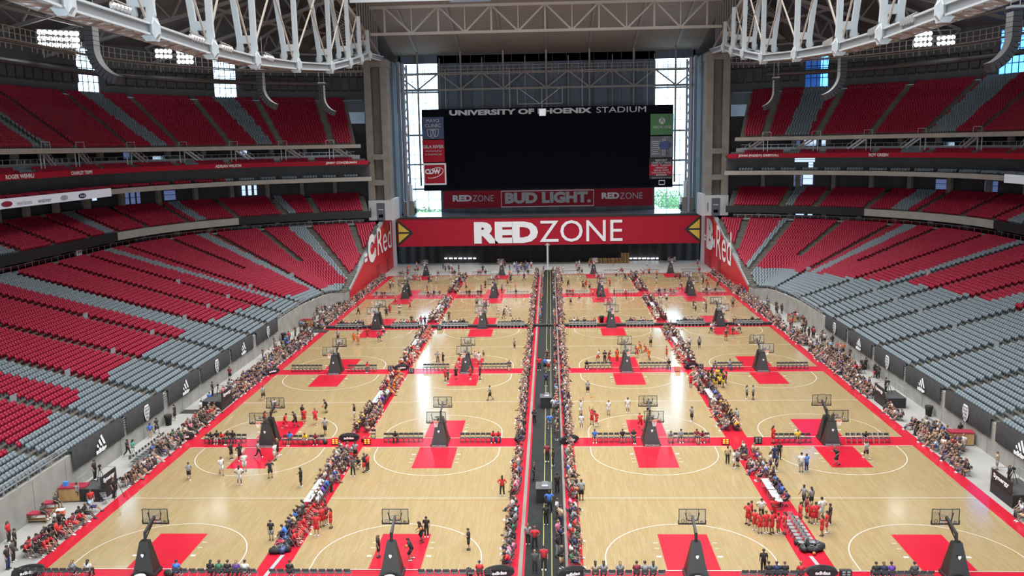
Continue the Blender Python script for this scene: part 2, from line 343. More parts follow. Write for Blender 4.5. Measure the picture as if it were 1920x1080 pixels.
# ---------------------------------------------------------------- floor, walls of the field
mb=MB();mb.quad((-60,-70,0),(60,-70,0),(60,246,0),(-60,246,0))
struct(mb.build('floor',CONC))
for s,sd in ((-1,'left'),(1,'right')):
    us=[0]+[u for u in US if 0<u<14.4]+[14.4,14.7];V=[];F=[]
    mb=MB();P=[]
    for u in us:
        x,y,z=bF(u);x=max(float(x),38.4);P.append((x,float(y),float(z)))
    P.append((38.5,169.5,1.7))
    rs=[]
    for x,y,z in P:
        q=[(s*x,y,0),(s*x,y,z+.05),(s*(x+.35),y,z+.05),(s*(x+.35),y,0)];rs.append(q if s<0 else q[::-1])
    mb.rings(rs,0)
    for y in np.arange(62,145,4.9):mb.box((s*41.49,y,1.55),(.04,.07,3.1),1)
    struct(mb.build('wall_field_%s'%sd,[CONCW,mat('wall_joint_'+sd,(.22,.22,.20),.8)]))
    # red wall closing the bowl, with its grey cap
    zs=lambda y:1.9+(12.3-1.9)*min(1,max(0,(y-169)/(207-169)))
    mb=MB();mb.prism([(169,0),(217.5,0),(217.5,12.7),(208,12.5),(169,1.9)],(-38.5 if s<0 else 38.25,0,0),(0,1,0),(0,0,1),.25)
    rw=struct(mb.build('wall_red_%s'%sd,WALLR))
    mb=MB();pts=[(169,2.1),(208,12.75),(217.5,12.95)]
    for (ya,za),(yb,zb) in zip(pts,pts[1:]):mb.bar((s*38.75,ya,za),(s*38.75,yb,zb),.9,.45)
    mb.build('cap',GREY,rw)
    fx=s*38.2
    ex=(0,1,0) if s<0 else (0,-1,0)
    def rt(t,y,z,w,h,b,nm):letters(t,(fx,y,z),ex,(0,0,1),w,h,SIGNW,rw,b,.06)
    if s<0:
        rt('C',186.5,4.6,7.2,6.2,.07,0);rt('e',193.2,5.3,1.8,2.2,.05,0);rt('Red',197,5.2,17.5,6.2,0,0);rt('=',182.8,5.6,2.6,1.8,.03,0)
    else:
        rt('B',213.8,4.2,9,7.2,.07,0);rt('=',216.6,5.8,2.2,1.4,.03,0);rt('Red',201,3.6,16.5,7.2,0,0);rt('e',204.6,5.3,1.8,2.2,.05,0)
    # doors in the red wall
    for y,w,h in ((197.5,3.2,3.2),(209,2.2,3)):
        mb=MB();mb.box((s*38.2,y,h/2),(.12,w,h));mb.box((s*38.12,y,h+.1),(.1,w+.5,.2))
        struct(mb.build('door_%d'%(1 if s<0 else 2),mat('door_red',(.30,.010,.018),.5)))
    # grey strip column, super column, white base panel
    mb=MB();mb.box((s*37.9,217.6,8.6),(.9,1.0,17.2));struct(mb.build('trim_column_strip_%s'%sd,mat('strip_grey_'+sd,(.42,.44,.50),.5)))
    mb=MB();zc=(12.6+47.6)/2;h=35
    for x in (40.6,36.9):mb.box((s*x,207.5,zc),(1.55,4.2,h))
    for z in (27.2,21.3):mb.box((s*38.75,205.9,z),(2.6,1.2,1.2))
    mb.box((s*38.75,208.4,zc),(2.4,1.8,h),1)
    mb.box((s*38.75,207.5,48.2),(5.6,4.8,1.6),0)
    struct(mb.build('column_super_%s'%sd,[COLM,COLD]))
    mb=MB();mb.box((s*38.8,207.4,14.9),(5.3,4.6,4.6))
    mb.box((s*35.9,209,15),(.6,8,5.0),0)
    bp_=struct(mb.build('wall_column_base_%s'%sd,mat('base_panel_'+sd,(.47,.49,.53),.5)))
    mb=MB();mb.box((s*38.6,205.05,14.6),(1.9,.1,4.0));mb.build('dark_panel',mat('panel_slate_'+sd,(.07,.085,.11),.5),bp_)
    mb=MB();mb.box((s*38.6,204.98,13.6),(1.0,.06,.7));mb.build('panel_screen',SCREEN,bp_)
    letters('verizon',(s*38.6-.6,205,15.0),(1,0,0),(0,0,1),1.2,.28,SIGNW,bp_,.02,.06)
    letters('verizon',(s*40.6-.2 if s<0 else 36.9,205,13.6),(0,0,1),(-1,0,0),2.0,.4,BLACK,bp_,.02,.15)
    mb=MB()
    for i in range(9):
        z=13+i*4.1;mb.bar((s*35.6,226,z),(s*35.6,231,z+2),.25);mb.bar((s*35.6,231,z+2),(s*35.6,226,z+4.1),.25)
    for y in (226,231):mb.bar((s*35.6,y,12),(s*35.6,y,50),.5,.5)
    for y in (233,237.5):mb.bar((s*38,y,12),(s*38,y,51),.7,.5)
    mb.box((s*39.6,228,31),(.6,20,40),1)
    struct(mb.build('trim_side_lattice_%s'%sd,[mat('lattice_steel_'+sd,(.38,.41,.48),.5),DARKW]))
    mb=MB();mb.box((s*35.6,229,13.6),(2.8,3,3.6),0);mb.box((s*34.0,228.6,15.0),(.5,2,1.6),1);mb.box((s*34.0,228.6,13.0),(.5,2,1.2),2);mb.box((s*35.4,229,17.6),(1.4,1.4,4.2),1)
    tag(mb.build('air_handling_unit',[TAN,SILV,BLACK]),'tan box unit with white duct on the deck at the %s window'%sd,'machine')
# ---------------------------------------------------------------- end wall
YW=240
def wp(px,py):return at(px,py,YW)
mb=MB()
mb.box((0,YW+.3,32),(57.4,.6,42),0);mb.box((0,YW+.3,53),(78,.6,4),0)
for s in (-1,1):mb.box((s*55,YW+.3,26),(33,.6,58),1)
mb.box((0,YW+.3,6),(110,.6,10.4),1)
for x in np.arange(-27,28,3.6):mb.box((x,YW-.05,32),(.12,.1,42),1)
struct(mb.build('wall_end',[SIDING,DARKW]))
mb=MB();mb.box((0,228.8,11.35),(77,22.6,.7));struct(mb.build('floor_balcony',mat('polished_deck',(.20,.22,.25),.12)))
for i,(xa,xb) in enumerate(((-39,-28.7),(28.7,38.6))):
    mb=MB();mb.box(((xa+xb)/2,YW+.35,31),(xb-xa,.03,39));wo=struct(mb.build('window_%d'%(i+1),GLASS))
    mb=MB()
    for z in (12.4,15.2,18.0,20.8,23.6,24.6,27.2,29.8,32.4,35.2,38,40.8,43.6,46.4,49):
        mb.box(((xa+xb)/2,YW+.2,z),(xb-xa,.2,.5 if z in (18.0,24.6,32.4,43.6) else .13))
    for x in np.linspace(xa,xb,4):mb.box((x,YW+.2,31),(.14,.2,39))
    mb.build('window_frame',GREY,wo)
# truss and posts along the end wall, catwalk
wt=thing('wall_truss','grey steel zigzag truss running across the end wall above the scoreboard','truss')
mb=MB();mb.bar((-38,235.5,43.9),(38,235.5,43.9),.55);mb.bar((-38,235.5,47.9),(38,235.5,47.9),.5);mb.build('chord',STEELD,wt)
XC=[-33.5,-22.2,-11.1,.1,11.3,22.7,33.5]
mb=MB()
for i,x in enumerate(XC):
    mb.bar((x,235.5,43.9),(x-5.3,235.5,47.9),.38);mb.bar((x,235.5,43.9),(x+5.3,235.5,47.9),.38)
    mb.bar((x-5.5,236.2,38),(x-5.5,236.2,52),.22)
mb.build('diagonal',STEELD,wt)
for x in XC:
    mb=MB();mb.bar((x,236.6,19),(x,236.6,54),.45,.45);mb.bar((x,236.6,54),(x,172,68.7),.5,.8)
    struct(mb.build('beam_roof',STEELD))
def railing(mb,path,h,step,w=.09,n=2):
    for (a,b) in zip(path,path[1:]):
        a=Vector(a);b=Vector(b);L=(b-a).length
        for k in range(n):mb.bar(a+Vector((0,0,h*(k+1)/n)),b+Vector((0,0,h*(k+1)/n)),w)
        m=max(1,int(L/step))
        for i in range(m):p=a+(b-a)*(i/m);mb.bar(p,p+Vector((0,0,h)),w)
mb=MB()
cw=[(s*float(off(u,3)[0]),float(off(u,3)[1]),46.3) for s in (-1,) for u in np.arange(4,16.2,.25)]+[(-39,210,47)]
for s in (-1,1):
    pth=[(s*abs(p[0]),p[1],p[2]) for p in cw]
    for a,b in zip(pth,pth[1:]):mb.bar(a,b,1.6,.18)
    railing(mb,[(p[0]*.99,p[1],p[2]) for p in pth],1.9,1.25,.11)
    railing(mb,[(p[0]*1.01,p[1],p[2]-1.1) for p in pth],.8,1.4,.11,1)
pth=[(x,233.8,48) for x in np.linspace(-38.5,38.5,24)]
for a,b in zip(pth,pth[1:]):mb.bar(a,b,1.6,.18)
railing(mb,pth,1.7,1.2,.11);railing(mb,[(p[0],p[1],p[2]-.9) for p in pth],.6,1.6,.11,1)
tag(mb.build('catwalk',STEELT),'tan steel catwalk with grid railing ringing the hall under the roof','catwalk')
for s,sd in ((-1,'left'),(1,'right')):
    pp=[(s*float(off(u,8)[0]),float(off(u,8)[1]),44) for u in np.arange(5,16,.25)]
    mb=MB();mb.tube(pp,.55,10);
    tag(mb.build('air_duct',mat('duct_metal_'+sd,(.075,.07,.068),.5,.2)),'long round air duct under the catwalk above the %s upper seats'%sd,'duct')
# ---------------------------------------------------------------- roof
def zroof(y):return 54+.23*(236-max(y,172)) if y>172 else 68.7
mb=MB()
for ya,yb,mi in ((241,218,0),(218,203.5,0),(203.5,196,1),(196,172,0)):
    mb.quad((-40,ya,zroof(ya)),(-40,yb,zroof(yb)),(40,yb,zroof(yb)),(40,ya,zroof(ya)),mi)
mb.quad((-40,172,68.7),(-40,168,69),(40,168,69),(40,172,68.7),1)
for a,b in ((-40,-30),(30,40)):mb.quad((a,168,69),(a,10,69),(b,10,69),(b,168,69),0)
mb.quad((-30,168,69),(-30,10,69),(30,10,69),(30,168,69),2)
mb.quad((-40,10,69),(-40,-70,62),(40,-70,62),(40,10,69),0)
struct(mb.build('ceiling',[ROOFM,ROOFG,mat('translucent_roof_fabric',(.75,.75,.72),.7)]))
mb=MB()
for s in (-1,1):
    us=np.arange(0,16.6,.5);V=[];F=[]
    for u in us:
        x,y=off(u,21);x=float(x);y=float(y);V+=[(s*40,min(y,215),zroof(min(y,215))),(s*(40+(x-40)*.5),y,60),(s*max(x,39),y,51)]
    for a in range(len(us)-1):
        for j in (0,1):F.append((a*3+j,a*3+j+1,(a+1)*3+j+1,(a+1)*3+j))
    mb.add(V,F)
    mb.quad((s*40,-70,62),(s*40,40.9,68.7),(s*98.2,40.9,51),(s*98.2,-70,51))
    mb.quad((s*39,203,66),(s*39,241,53),(s*62,232,50),(s*52,214,52))
    mb.quad((s*98.2,-70,0),(s*98.2,-70,51),(s*98.2,40.9,51),(s*98.2,40.9,0))
    mb.quad((s*40,215,zroof(215)),(s*40,241,53),(s*60,240,50),(s*60,216,52))
for s in (-1,1):
    x,y=off(16.55,20.2);mb.quad((s*47,240,0),(s*float(x),float(y),0),(s*float(x),float(y),62),(s*47,240,62))
mb.quad((-98,-70,0),(98,-70,0),(98,-70,62),(-98,-70,62))
struct(mb.build('ceiling_sides',ROOFD))
mb=MB()
for x0,x1 in ((-21,-12),(13,24)):
    for y0 in (204.4,200.4):mb.box(((x0+x1)/2,y0,zroof(y0)-.12),(x1-x0,2.4,.06))
o=struct(mb.build('window_9',mat('skylight_panel',(.3,.35,.42),.4,emit=(.45,.6,.85),es=.16)));o.rotation_euler[0]=0
# Brunel trusses over both sidelines
NY=[25,40,55,71,86.5,101.6,116.6,136,157,172,182.5,191,200,208]
NZ=[44.6,43.2,42.0,41.1,40.9,40.6,40.8,41.8,43.3,45.4,47.0,48.6,49.0,49.4]
zup=lambda y:50+12.2*(1-((y-106)/102)**2)
for s,sd in ((-1,'left'),(1,'right')):
    T=thing('lens_truss','huge white lens-shaped roof truss with V struts over the %s sideline'%sd,'truss',group='lens trusses')
    lo=MB();la=MB();up=MB();xi,xo=s*37.3,s*39.3
    for i in range(len(NY)-1):
        a,b=(NY[i],NZ[i]),(NY[i+1],NZ[i+1])
        for x in (xi,xo):
            for dz in (-.5,.5):lo.bar((x,a[0],a[1]+dz),(x,b[0],b[1]+dz),.62,.2)
            lo.bar((x,a[0],a[1]),(x,b[0],b[1]),.12,.9,1)  # web in grey: shade between the white flanges put into the colour
        m=8
        for k in range(m):
            f=k/m;g=(k+1)/m;p=lambda f,x:(x,a[0]+(b[0]-a[0])*f,a[1]+(b[1]-a[1])*f-.62)
            la.bar(p(f,xi if k%2 else xo),p(g,xo if k%2 else xi),.3,.12);la.bar(p(f,xi),p(f,xo),.3,.12)
        up.bar((s*38.3,a[0],zup(a[0])),(s*38.3,b[0],zup(b[0])),1.0,.9)
    lo.build('lower_chord',[STEEL,GREY],T);la.build('underside_lattice',RUST,T);up.build('upper_chord',STEELT,T)
    for i in range(3,len(NY)-2):
        y,z=NY[i],NZ[i];zt=zup(y);mb=MB();w=.72
        bi,bo=(s*37.2,y,z+2.2),(s*39.0,y,z+2.2);h=zt-z-2.2
        ti,to=(s*37.25,y,zt),(s*(39.0+h*.11),y,zt)
        mb.bar(bi,ti,w,.5);mb.bar(bo,to,w,.5)
        mb.bar((s*36.85,y,z+2.6),(s*39.4,y,z+2.6),.52,1.0)
        for x in (s*37.2,s*39.0):
            mb.prism([(-.2,0),(.2,0),(.46,.8),(.36,2.0),(-.36,2.0),(-.46,.8)],(x,y-.25,z+.55),(1,0,0),(0,0,1),-.4)
            mb.bar((x+s*.45,y+.3,z+.6),(x+s*.45,y+.3,z+1.7),.5,.5,1)
        mb.bar((s*36.9,y,z+.6),(s*40.2,y,z+.6),.9,.15,1)
        mb.build('strut',[STEEL,GREY],T)
        mb=MB();rr=.95
        mb.prism([(rr*1.05*math.cos(PI/8+k*PI/4),rr*1.25*math.sin(PI/8+k*PI/4)) for k in range(8)],(xi,y-.5,z),(1,0,0),(0,0,1),-.5)
        mb.prism([(rr*math.cos(PI/8+k*PI/4),rr*1.25*math.sin(PI/8+k*PI/4)) for k in range(8)],(xi-s*.42,y,z),(0,1,0),(0,0,1),-s*.12)
        mb.build('gusset_plate',STEEL,T)
        if i<len(NY)-3:
            y2,z2=NY[i+1],NZ[i+1];mb=MB()
            for x in (s*37.6,):
                mb.bar((x,y,z+.6),(x,y2,zup(y2)),.2);mb.bar((x,y,zt),(x,y2,z2+.6),.2)
            mb.build('brace',mat('tan_brace',(.44,.40,.35),.5) if i==3 and s<0 else bpy.data.materials['tan_brace'],T)
    mb=MB()
    for k in range(9):
        y=188+k*2.6;mb.bar((s*38.6,y,zup(min(y,207))),(s*38.6,y,zroof(y)-.4),.3)
        mb.bar((s*38.6,y,zup(min(y,207))),(s*(44+k),y+1,58),.25);mb.bar((s*38.6,y,zup(min(y,207))+2),(s*(46+k),y,52),.2)
    mb.build('end_posts',STEELD,T)
# cross trusses between them
for n,(yy,zb,dz) in enumerate(((191,52.8,5.4),(172,56.6,6),(152,58.6,6),(136,60,6))):
    T=thing('cross_truss',('grey roof truss crossing the hall nearest the end wall','grey roof truss crossing the hall, second from the end wall','grey roof truss crossing the hall, third from the end wall','grey roof truss crossing the hall, fourth from the end wall')[n],'truss',group='cross trusses')
    mb=MB();mb.bar((-36.5,yy,zb),(36.5,yy,zb),.6,.55);mb.bar((-36.5,yy,zb+dz),(36.5,yy,zb+dz),.6,.55);mb.build('chord',STEELT if n!=1 else STEEL,T)
    mb=MB()
    for i,x in enumerate(XC):
        mb.bar((x,yy,zb),(x,yy,zb+dz),.34)
        if i<6:
            x2=XC[i+1];xm=(x+x2)/2;mb.bar((xm,yy,zb),(xm,yy,zb+dz),.22);mb.bar((x,yy,zb+dz),(xm,yy,zb),.34);mb.bar((x2,yy,zb+dz),(xm,yy,zb),.34)
    mb.build('web',STEELT,T)
# dark side roof trusses
for s,sd in ((-1,'left'),(1,'right')):
    for n,u in enumerate((6,8,9.6,11.2,12.8,14.3)):
        x,y=off(u,19);x=float(x);y=float(y);T=tag(link('side_truss',None),'dark truss from the %s lens truss to the outer wall, %s from the end'%(sd,ORD[5-n]),'truss','side trusses')
        A=Vector((s*39.5,min(y*.92,205),58));B_=Vector((s*x,y,47.6));C0=A+Vector((0,0,6.5));D0=B_+Vector((0,0,3.5))
        mb=MB();mb.bar(A,B_,.55);mb.bar(C0,D0,.5);mb.build('chord',STEELD,T)
        mb=MB()
        for k in range(7):
            f=k/7;g=(k+.5)/7;h=(k+1)/7
            mb.bar(C0.lerp(D0,f),A.lerp(B_,g),.28);mb.bar(A.lerp(B_,g),C0.lerp(D0,h),.28)
        mb.build('web',STEELD,T)
    for n,f in enumerate((.35,.7)):
        mb=MB();pp=[]
        for u in np.arange(6,15.6,.5):
            x,y=off(u,19);A=Vector((s*39.5,min(float(y)*.92,205),58));B_=Vector((s*float(x),float(y),47.6));pp.append(A.lerp(B_,f))
        for a,b in zip(pp,pp[1:]):mb.bar(a,b,.4)
        tag(mb.build('roof_purlin',STEELD),'grey roof purlin running along the %s side roof, %s one'%(sd,('inner','outer')[n]),'beam')
# panes glowing as daylit windows and lit TVs in the concourses, stairs to the upper tier
WLIT=mat('lit_pane',(.4,.5,.6),.3,emit=(.55,.72,1),es=1.1);WLB=mat('dim_pane',(.1,.13,.2),.3,emit=(.12,.18,.4),es=.5)
wn=10
def onbowl(s,px,r,z):
    u=min(np.linspace(5,16.4,1400),key=lambda u:abs(proj(s*float(off(u,r)[0]),float(off(u,r)[1]),z)[0]-px));x,y=off(u,r);return float(u),Vector((s*float(x),float(y),z))
for px0,px1,z0,z1,r,m in ((454,461,19.2,21.4,10.7,WLIT),(466,472,19.2,21.4,10.7,WLIT),(477,482,19.2,21.4,10.7,WLIT),(235,243,19.0,21.3,10.7,WLB),(246,254,19.0,21.3,10.7,WLB),(257,264,19.0,21.3,10.7,WLB),(158,164,19.6,20.6,10.7,WLIT),(173,182,20.3,21.3,10.7,WLIT),(308,330,19.2,21.2,10.7,WLB),(263,269,13.4,14.2,9,WLIT),(280,287,13.4,14.2,9,WLIT),(303,310,13.0,14.4,9,WLIT),(463,478,13.2,13.9,9,WLB),(448,454,28.2,30.2,10.7,WLIT),(457,463,28.2,30.2,10.7,WLIT),(232,246,28,30.4,10.7,WLB),  # bright low left panes are lit TVs, named along with the windows
  (1488,1504,19.0,21.6,10.7,WLB),(1505,1524,19.4,21.8,10.7,WLIT),(1492,1507,12.6,14.4,9,WLIT),(1514,1523,12.6,14.4,9,WLIT),(1492,1500,28,30.3,10.7,WLB),(1508,1530,28,30.5,10.7,WLIT),(1540,1548,28,30.3,10.7,WLIT),(1490,1528,24.6,25.4,4.3,WLIT),(1516,1524,23.2,24.5,4.3,WLIT),(1754,1780,19,21,10.7,WLB),(1846,1870,19,21,10.7,WLB)):
    s=-1 if px0<960 else 1;_,A=onbowl(s,px0,r,z0);_,B_=onbowl(s,px1,r,z0);mb=MB();mb.quad(A,B_,B_+Vector((0,0,z1-z0)),A+Vector((0,0,z1-z0)));mb.bar(A+Vector((0,0,(z1-z0)*.55)),B_+Vector((0,0,(z1-z0)*.55)),.1,.1,1);struct(mb.build('window_%d'%wn,[m,BLACK]));wn+=1
for s,sd in ((-1,'left'),(1,'right')):
    for n,u in enumerate((9.2,10.1,11.35,12.45,13.5,14.55,15.6)):
        mb=MB()
        for du in (0,.09):
            x,y=off(u+du,2.2);x2,y2=off(u+du+.42,3.2);A=Vector((s*float(x),float(y),30.0));B2=Vector((s*float(x2),float(y2),27.2));mb.bar(A,B2,.14,.35);mb.bar(A+Vector((0,0,.9)),B2+Vector((0,0,.9)),.07);mb.bar(A,A-Vector((0,0,3)),.14)
            for k in range(5):mb.bar(A.lerp(B2,k/4),A.lerp(B2,k/4)+Vector((0,0,.9)),.06)
        tag(mb.build('concourse_stair',[SILV]),'pale steel stair down from the %s upper tier, %s from the camera'%(sd,ORD[n]),'stairs','stairs below the upper tiers')
        x,y=off(u,1.0);mb=MB();d=Vector((-float(bD(u)[1])*s,float(bD(u)[0]),0));P=Vector((s*float(x),float(y),30.15))
        for a,b in ((-.9,.9),):mb.bar(P+d*a+Vector((0,0,1)),P+d*b+Vector((0,0,1)),.07);mb.bar(P+d*a,P+d*a+Vector((0,0,1)),.07);mb.bar(P+d*b,P+d*b+Vector((0,0,1)),.07)
        struct(mb.build('trim_aisle_rail',SILV))
# ---------------------------------------------------------------- lights, speakers
def lightbank(px,py,r,u,rows,label):
    s=-1 if px<960 else 1
    x,y=off(u,r);x=s*float(x);y=float(y);z=at(px,py,y)[2]
    T=thing('floodlight_bank',label,'light',(x,y,z),group='lit floodlight banks');d=Vector((CX-x,-y*1.0+30,-8)).normalized();a=d.cross(Vector((0,0,1))).normalized();b=a.cross(d)
    mb=MB();W_=max(len(q) for q in rows)
    for j in range(len(rows)+1):mb.bar(a*(-W_*.42)+b*(j*.95-len(rows)*.47),a*(W_*.42)+b*(j*.95-len(rows)*.47),.12)
    for i in (-1,1):mb.bar(a*(i*W_*.3)+b*(-len(rows)*.5-1.6),a*(i*W_*.3)+b*(len(rows)*.5),.16)
    mb.build('frame',GREY,T)
    for j,row in enumerate(rows):
        for i,c in enumerate(row):
            if c!='x':continue
            p=a*((i-(W_-1)/2)*.8)+b*((len(rows)-1)/2-j)*.98
            mb=MB();mb.rings([[p+d*q+a*(rr*math.cos(k*PI/4))+b*(rr*math.sin(k*PI/4)) for k in range(8)] for q,rr in ((-.35,.15),(0,.4),(.1,.4))],0);mb.build('lamp',LAMPM,T)
lightbank(78,74,4.2,10.2,['xxxxxxxx','xxxxxxxx','xxxxxxxx'],'largest lit floodlight bank at the upper left, three full rows')
lightbank(326,106,4.2,12.6,['xxxx.xxxx','xxxx.xxxx','xxxx.....'],'small lit floodlight bank in two clusters on the left catwalk')
lightbank(1752,72,4.2,12.5,['.....xxxx','xxxx.xxxx','xxxx.xxxx'],'lit floodlight bank in two clusters on the right catwalk')
def jarray(x,y,z,n,s,label):
    T=thing('line_array_speaker',label,'speaker',(x,y,z),group='hanging speaker arrays')
    mb=MB();mb.box((0,0,.4),(1.1,1.1,.2));mb.bar((-.4,0,.4),(-.4,0,5),.06);mb.bar((.4,0,.4),(.4,0,5),.06);mb.build('rigging',GREY,T)
    px_,pz,an=0.,0.,0.
    for k in range(n):
        if k>=n*.35:an+=1.25/(n*.65)
        hh=.44
        mb=MB();c=Vector((px_,0,pz))+Vector((math.sin(an)*hh/2*(-s),0,-math.cos(an)*hh/2))
        f=Vector((math.cos(an)*(-s),0,math.sin(an)));dn=Vector((math.sin(an)*(-s),0,-math.cos(an)))
        V=[c+f*i*.42+Vector((0,j*.62,0))+dn*l*.2 for i in (-1,1) for j in (-1,1) for l in (-1,1)]
        mb.add(V,[(0,1,3,2),(0,4,5,1),(2,3,7,6),(0,2,6,4),(1,5,7,3)],0);mb.add([V[4],V[5],V[7],V[6]],[(0,1,2,3)],1)
        mb.build('cabinet',[BLACK,mat('grille_grey',(.22,.23,.24),.6) if 'grille_grey' not in bpy.data.materials else bpy.data.materials['grille_grey']],T)
        px_+=math.sin(an)*hh*(-s);pz-=math.cos(an)*hh
for px,py,X,n,s,lb in ((170,50,-43,14,-1,'largest curved black speaker array hanging at the upper left'),(488,136,-40,13,-1,'curved speaker array hanging over the left upper seats, middle one'),(603,160,-38.5,13,-1,'curved speaker array hanging nearest the left super column'),
  (1455,150,40.5,13,1,'curved speaker array hanging nearest the right super column'),(1580,108,39,14,1,'curved speaker array hanging over the right upper seats, middle one'),(1903,22,42,13,1,'largest curved black speaker array hanging at the upper right')):
    p=atx(px,py,X);jarray(p[0],p[1],p[2],n,s,lb)
k=0
for px,py,X in ((228,14,-37.2),(370,72,-37.2),(425,90,-37.2),(505,108,-37.2),(1553,80,37.2),(1641,57,37.2),(1704,38,37.2)):
    p=atx(px,py,X);T=thing('floodlight_cluster','unlit silver floodlight cluster on the %s white lens truss, %s from the camera'%('left' if X<0 else 'right',ORD[k if X<0 else 6-k]),'light',p,group='unlit floodlight clusters');k+=1
    mb=MB();mb.bar((0,-1.6,-.7),(0,-1.6,.55),.12);mb.bar((0,1.6,-.7),(0,1.6,.35),.12);mb.bar((0,-1.9,.5),(0,1.9,.3),.12);mb.build('bracket',STEELT,T)
    for i in range(5):
        mb=MB();mb.rings([[(q+0*1,(i-2)*.7+rr*math.cos(t*PI/4),-.05+rr*math.sin(t*PI/4)) for t in range(8)] for q,rr in ((.3,.15),(.0,.33),(-.25,.38))],0);mb.build('lamp',SILV,T)
# ---------------------------------------------------------------- scoreboard and signs
YS=224.0
def sb(px,py):p=at(px,py,YS);return (p[0],p[2])
def rect(o,x0,z0,x1,z1,y,m,name,t=.08):
    mb=MB();mb.box(((x0+x1)/2,y,(z0+z1)/2),(x1-x0,t,z1-z0));return mb.build(name,m,o)
def lab(txt,pa,w,h,m,o,b=0,y=YS-.3):letters(txt,(pa[0],y,pa[1]),(1,0,0),(0,0,1),w,h,m,o,b,.05)
S_=thing('scoreboard','giant switched-off black scoreboard hanging at the far end','scoreboard')
mb=MB();mb.box((.15,YS+.8,28.4),(62.3,1.9,20.2));mb.build('cabinet',mat('board_black',(.003,.004,.008),.6,spec=.05),S_)
x0,z0=sb(836,352);x1,z1=sb(1219,214);rect(S_,x0,18.9,x1,36.7,YS-.18,SCREEN,'screen')
a=sb(843,219);w=sb(1109,213)[0]-a[0];lab('UNIVERSITY OF PHOENIX',(a[0],36.85),w,1.35,SIGNG,S_,.045)
a=sb(1118,213);w=sb(1211,211)[0]-a[0];lab('STADIUM',(a[0],36.85),w,1.4,SIGNG,S_,0)
xl,xr=sb(793,300)[0],sb(834,300)[0];d=xr-xl
p=rect(S_,xl,31.2,xr,36.6,YS-.2,NAVY,'ad_panel');lab('MAYO',(xl+1.2,35.3),3.2,.8,SIGNG,p);lab('CLINIC',(xl+.8,34.1),4.0,.8,SIGNG,p)
mb=MB()
for cxs in (-.75,.75,0):
    sh=[(-.65,1.0),(.65,1.0),(.65,.1),(.4,-.55),(0,-.95),(-.4,-.55),(-.65,.1)];zo=32.6-(.25 if cxs==0 else 0)
    for (ax,az),(bx,bz) in zip(sh,sh[1:]+sh[:1]):mb.bar((xl+d/2+cxs+ax,YS-.3,zo+az),(xl+d/2+cxs+bx,YS-.3,zo+bz),.1,.12)
mb.build('emblem',SIGNG,p)
p=rect(S_,xl,25.5,xr,31.0,YS-.2,SIGNR,'ad_panel');lab('GILA RIVER',(xl+.1,28.9),d-.2,.8,SIGNG,p,.03);lab('CASINOS',(xl+.7,27.2),d-1.4,.42,SIGNG,p)
mb=MB()
for i in range(9):mb.bar((xl+.7+i*.46,YS-.3,28.1+(i%2)*.25),(xl+.7+(i+1)*.46,YS-.3,28.1+((i+1)%2)*.25),.1,.12)
mb.build('emblem',SIGNG,p)
p=rect(S_,xl+.05,19.8,xr+.3,25.2,YS-.2,SIGNW,'ad_panel');rect(p,xl+.4,20.2,xr-.1,24.8,YS-.28,SIGNR,'ad_face');lab('CDW',(xl+.5,22.5),3.9,1.3,SIGNW,p,.05,YS-.36)
mb=MB();pts=[(xl+d/2+.1+2.3*math.cos(t)*.98-.0,22.8+1.15*math.sin(t)+.55*math.cos(t)) for t in np.linspace(-2.4,2.3,24)]
for (ax,az),(bx,bz) in zip(pts,pts[1:]):mb.bar((ax,YS-.36,az),(bx,YS-.36,bz),.1,.16)
mb.build('emblem',SIGNW,p)
xl,xr=sb(1219,300)[0],sb(1262,300)[0];d=xr-xl
p=rect(S_,xl,31.2,xr,36.3,YS-.2,GREEN,'ad_panel');lab('XBOX ONE',(xl+.5,32.8),d-1,.65,SIGNG,p)
mb=MB();mb.prism([(.8*math.cos(t),.8*math.sin(t)) for t in np.linspace(0,2*PI,20,False)],(xl+d/2,YS-.26,34.6),(1,0,0),(0,0,1),.06,0)
for sx in (-1,1):mb.bar((xl+d/2-sx*.05,YS-.35,34.95),(xl+d/2+sx*.55,YS-.35,34.05),.1,.14,1)
mb.bar((xl+d/2-.35,YS-.35,35.25),(xl+d/2,YS-.35,34.95),.1,.14,1);mb.bar((xl+d/2+.35,YS-.35,35.25),(xl+d/2,YS-.35,34.95),.1,.14,1)
mb.build('emblem',[SIGNG,GREEN],p)
p=rect(S_,xl,25.7,xr,30.9,YS-.2,mat('photo_panel_grey',(.10,.11,.14),.5,noise=.5,scale=.6),'ad_panel')
mb=MB()
for i in range(7):mb.box((xl+1.3,YS-.27,29.6-i*.5),(1.9-.3*(i%3),.05,.16))
for i in range(2):mb.box((xl+3.1+i*.5,YS-.27,28.2),(.14,.05,4.2))
mb.build('caption_lines',SIGNG,p)
mb=MB();mb.rings([[(xl+3.6+r*1.3*math.cos(t),YS-.27-q,28.6+r*math.sin(t)) for t in np.linspace(0,2*PI,14,False)] for q,r in ((0,1.1),(.05,.9))],0);mb.build('helmet_picture',mat('picture_blue',(.03,.06,.2),.5),p)
p=rect(S_,xl-.2,20.4,xr-.1,25.5,YS-.2,BLACK,'ad_panel');rect(p,xl-.2,21.3,xr-.1,24.05,YS-.27,SIGNR,'ad_face')
for i,(t,w,h) in enumerate((('REPORT',2.9,.48),('UNRULY FANS',4.8,.48),('TEXT "CARDS"',5.0,.44),('<SPACE>',3.0,.4),('ISSUE AND',3.6,.42),('LOCATION TO',4.6,.42),('69050',2.6,.46),('TEAM IS WHAT IT TAKES',4.8,.25))):
    lab(t,(xl+d/2-w/2-.1,24.75-i*.6),w,h,SIGNG,p,.02,YS-.34)
mb=MB()
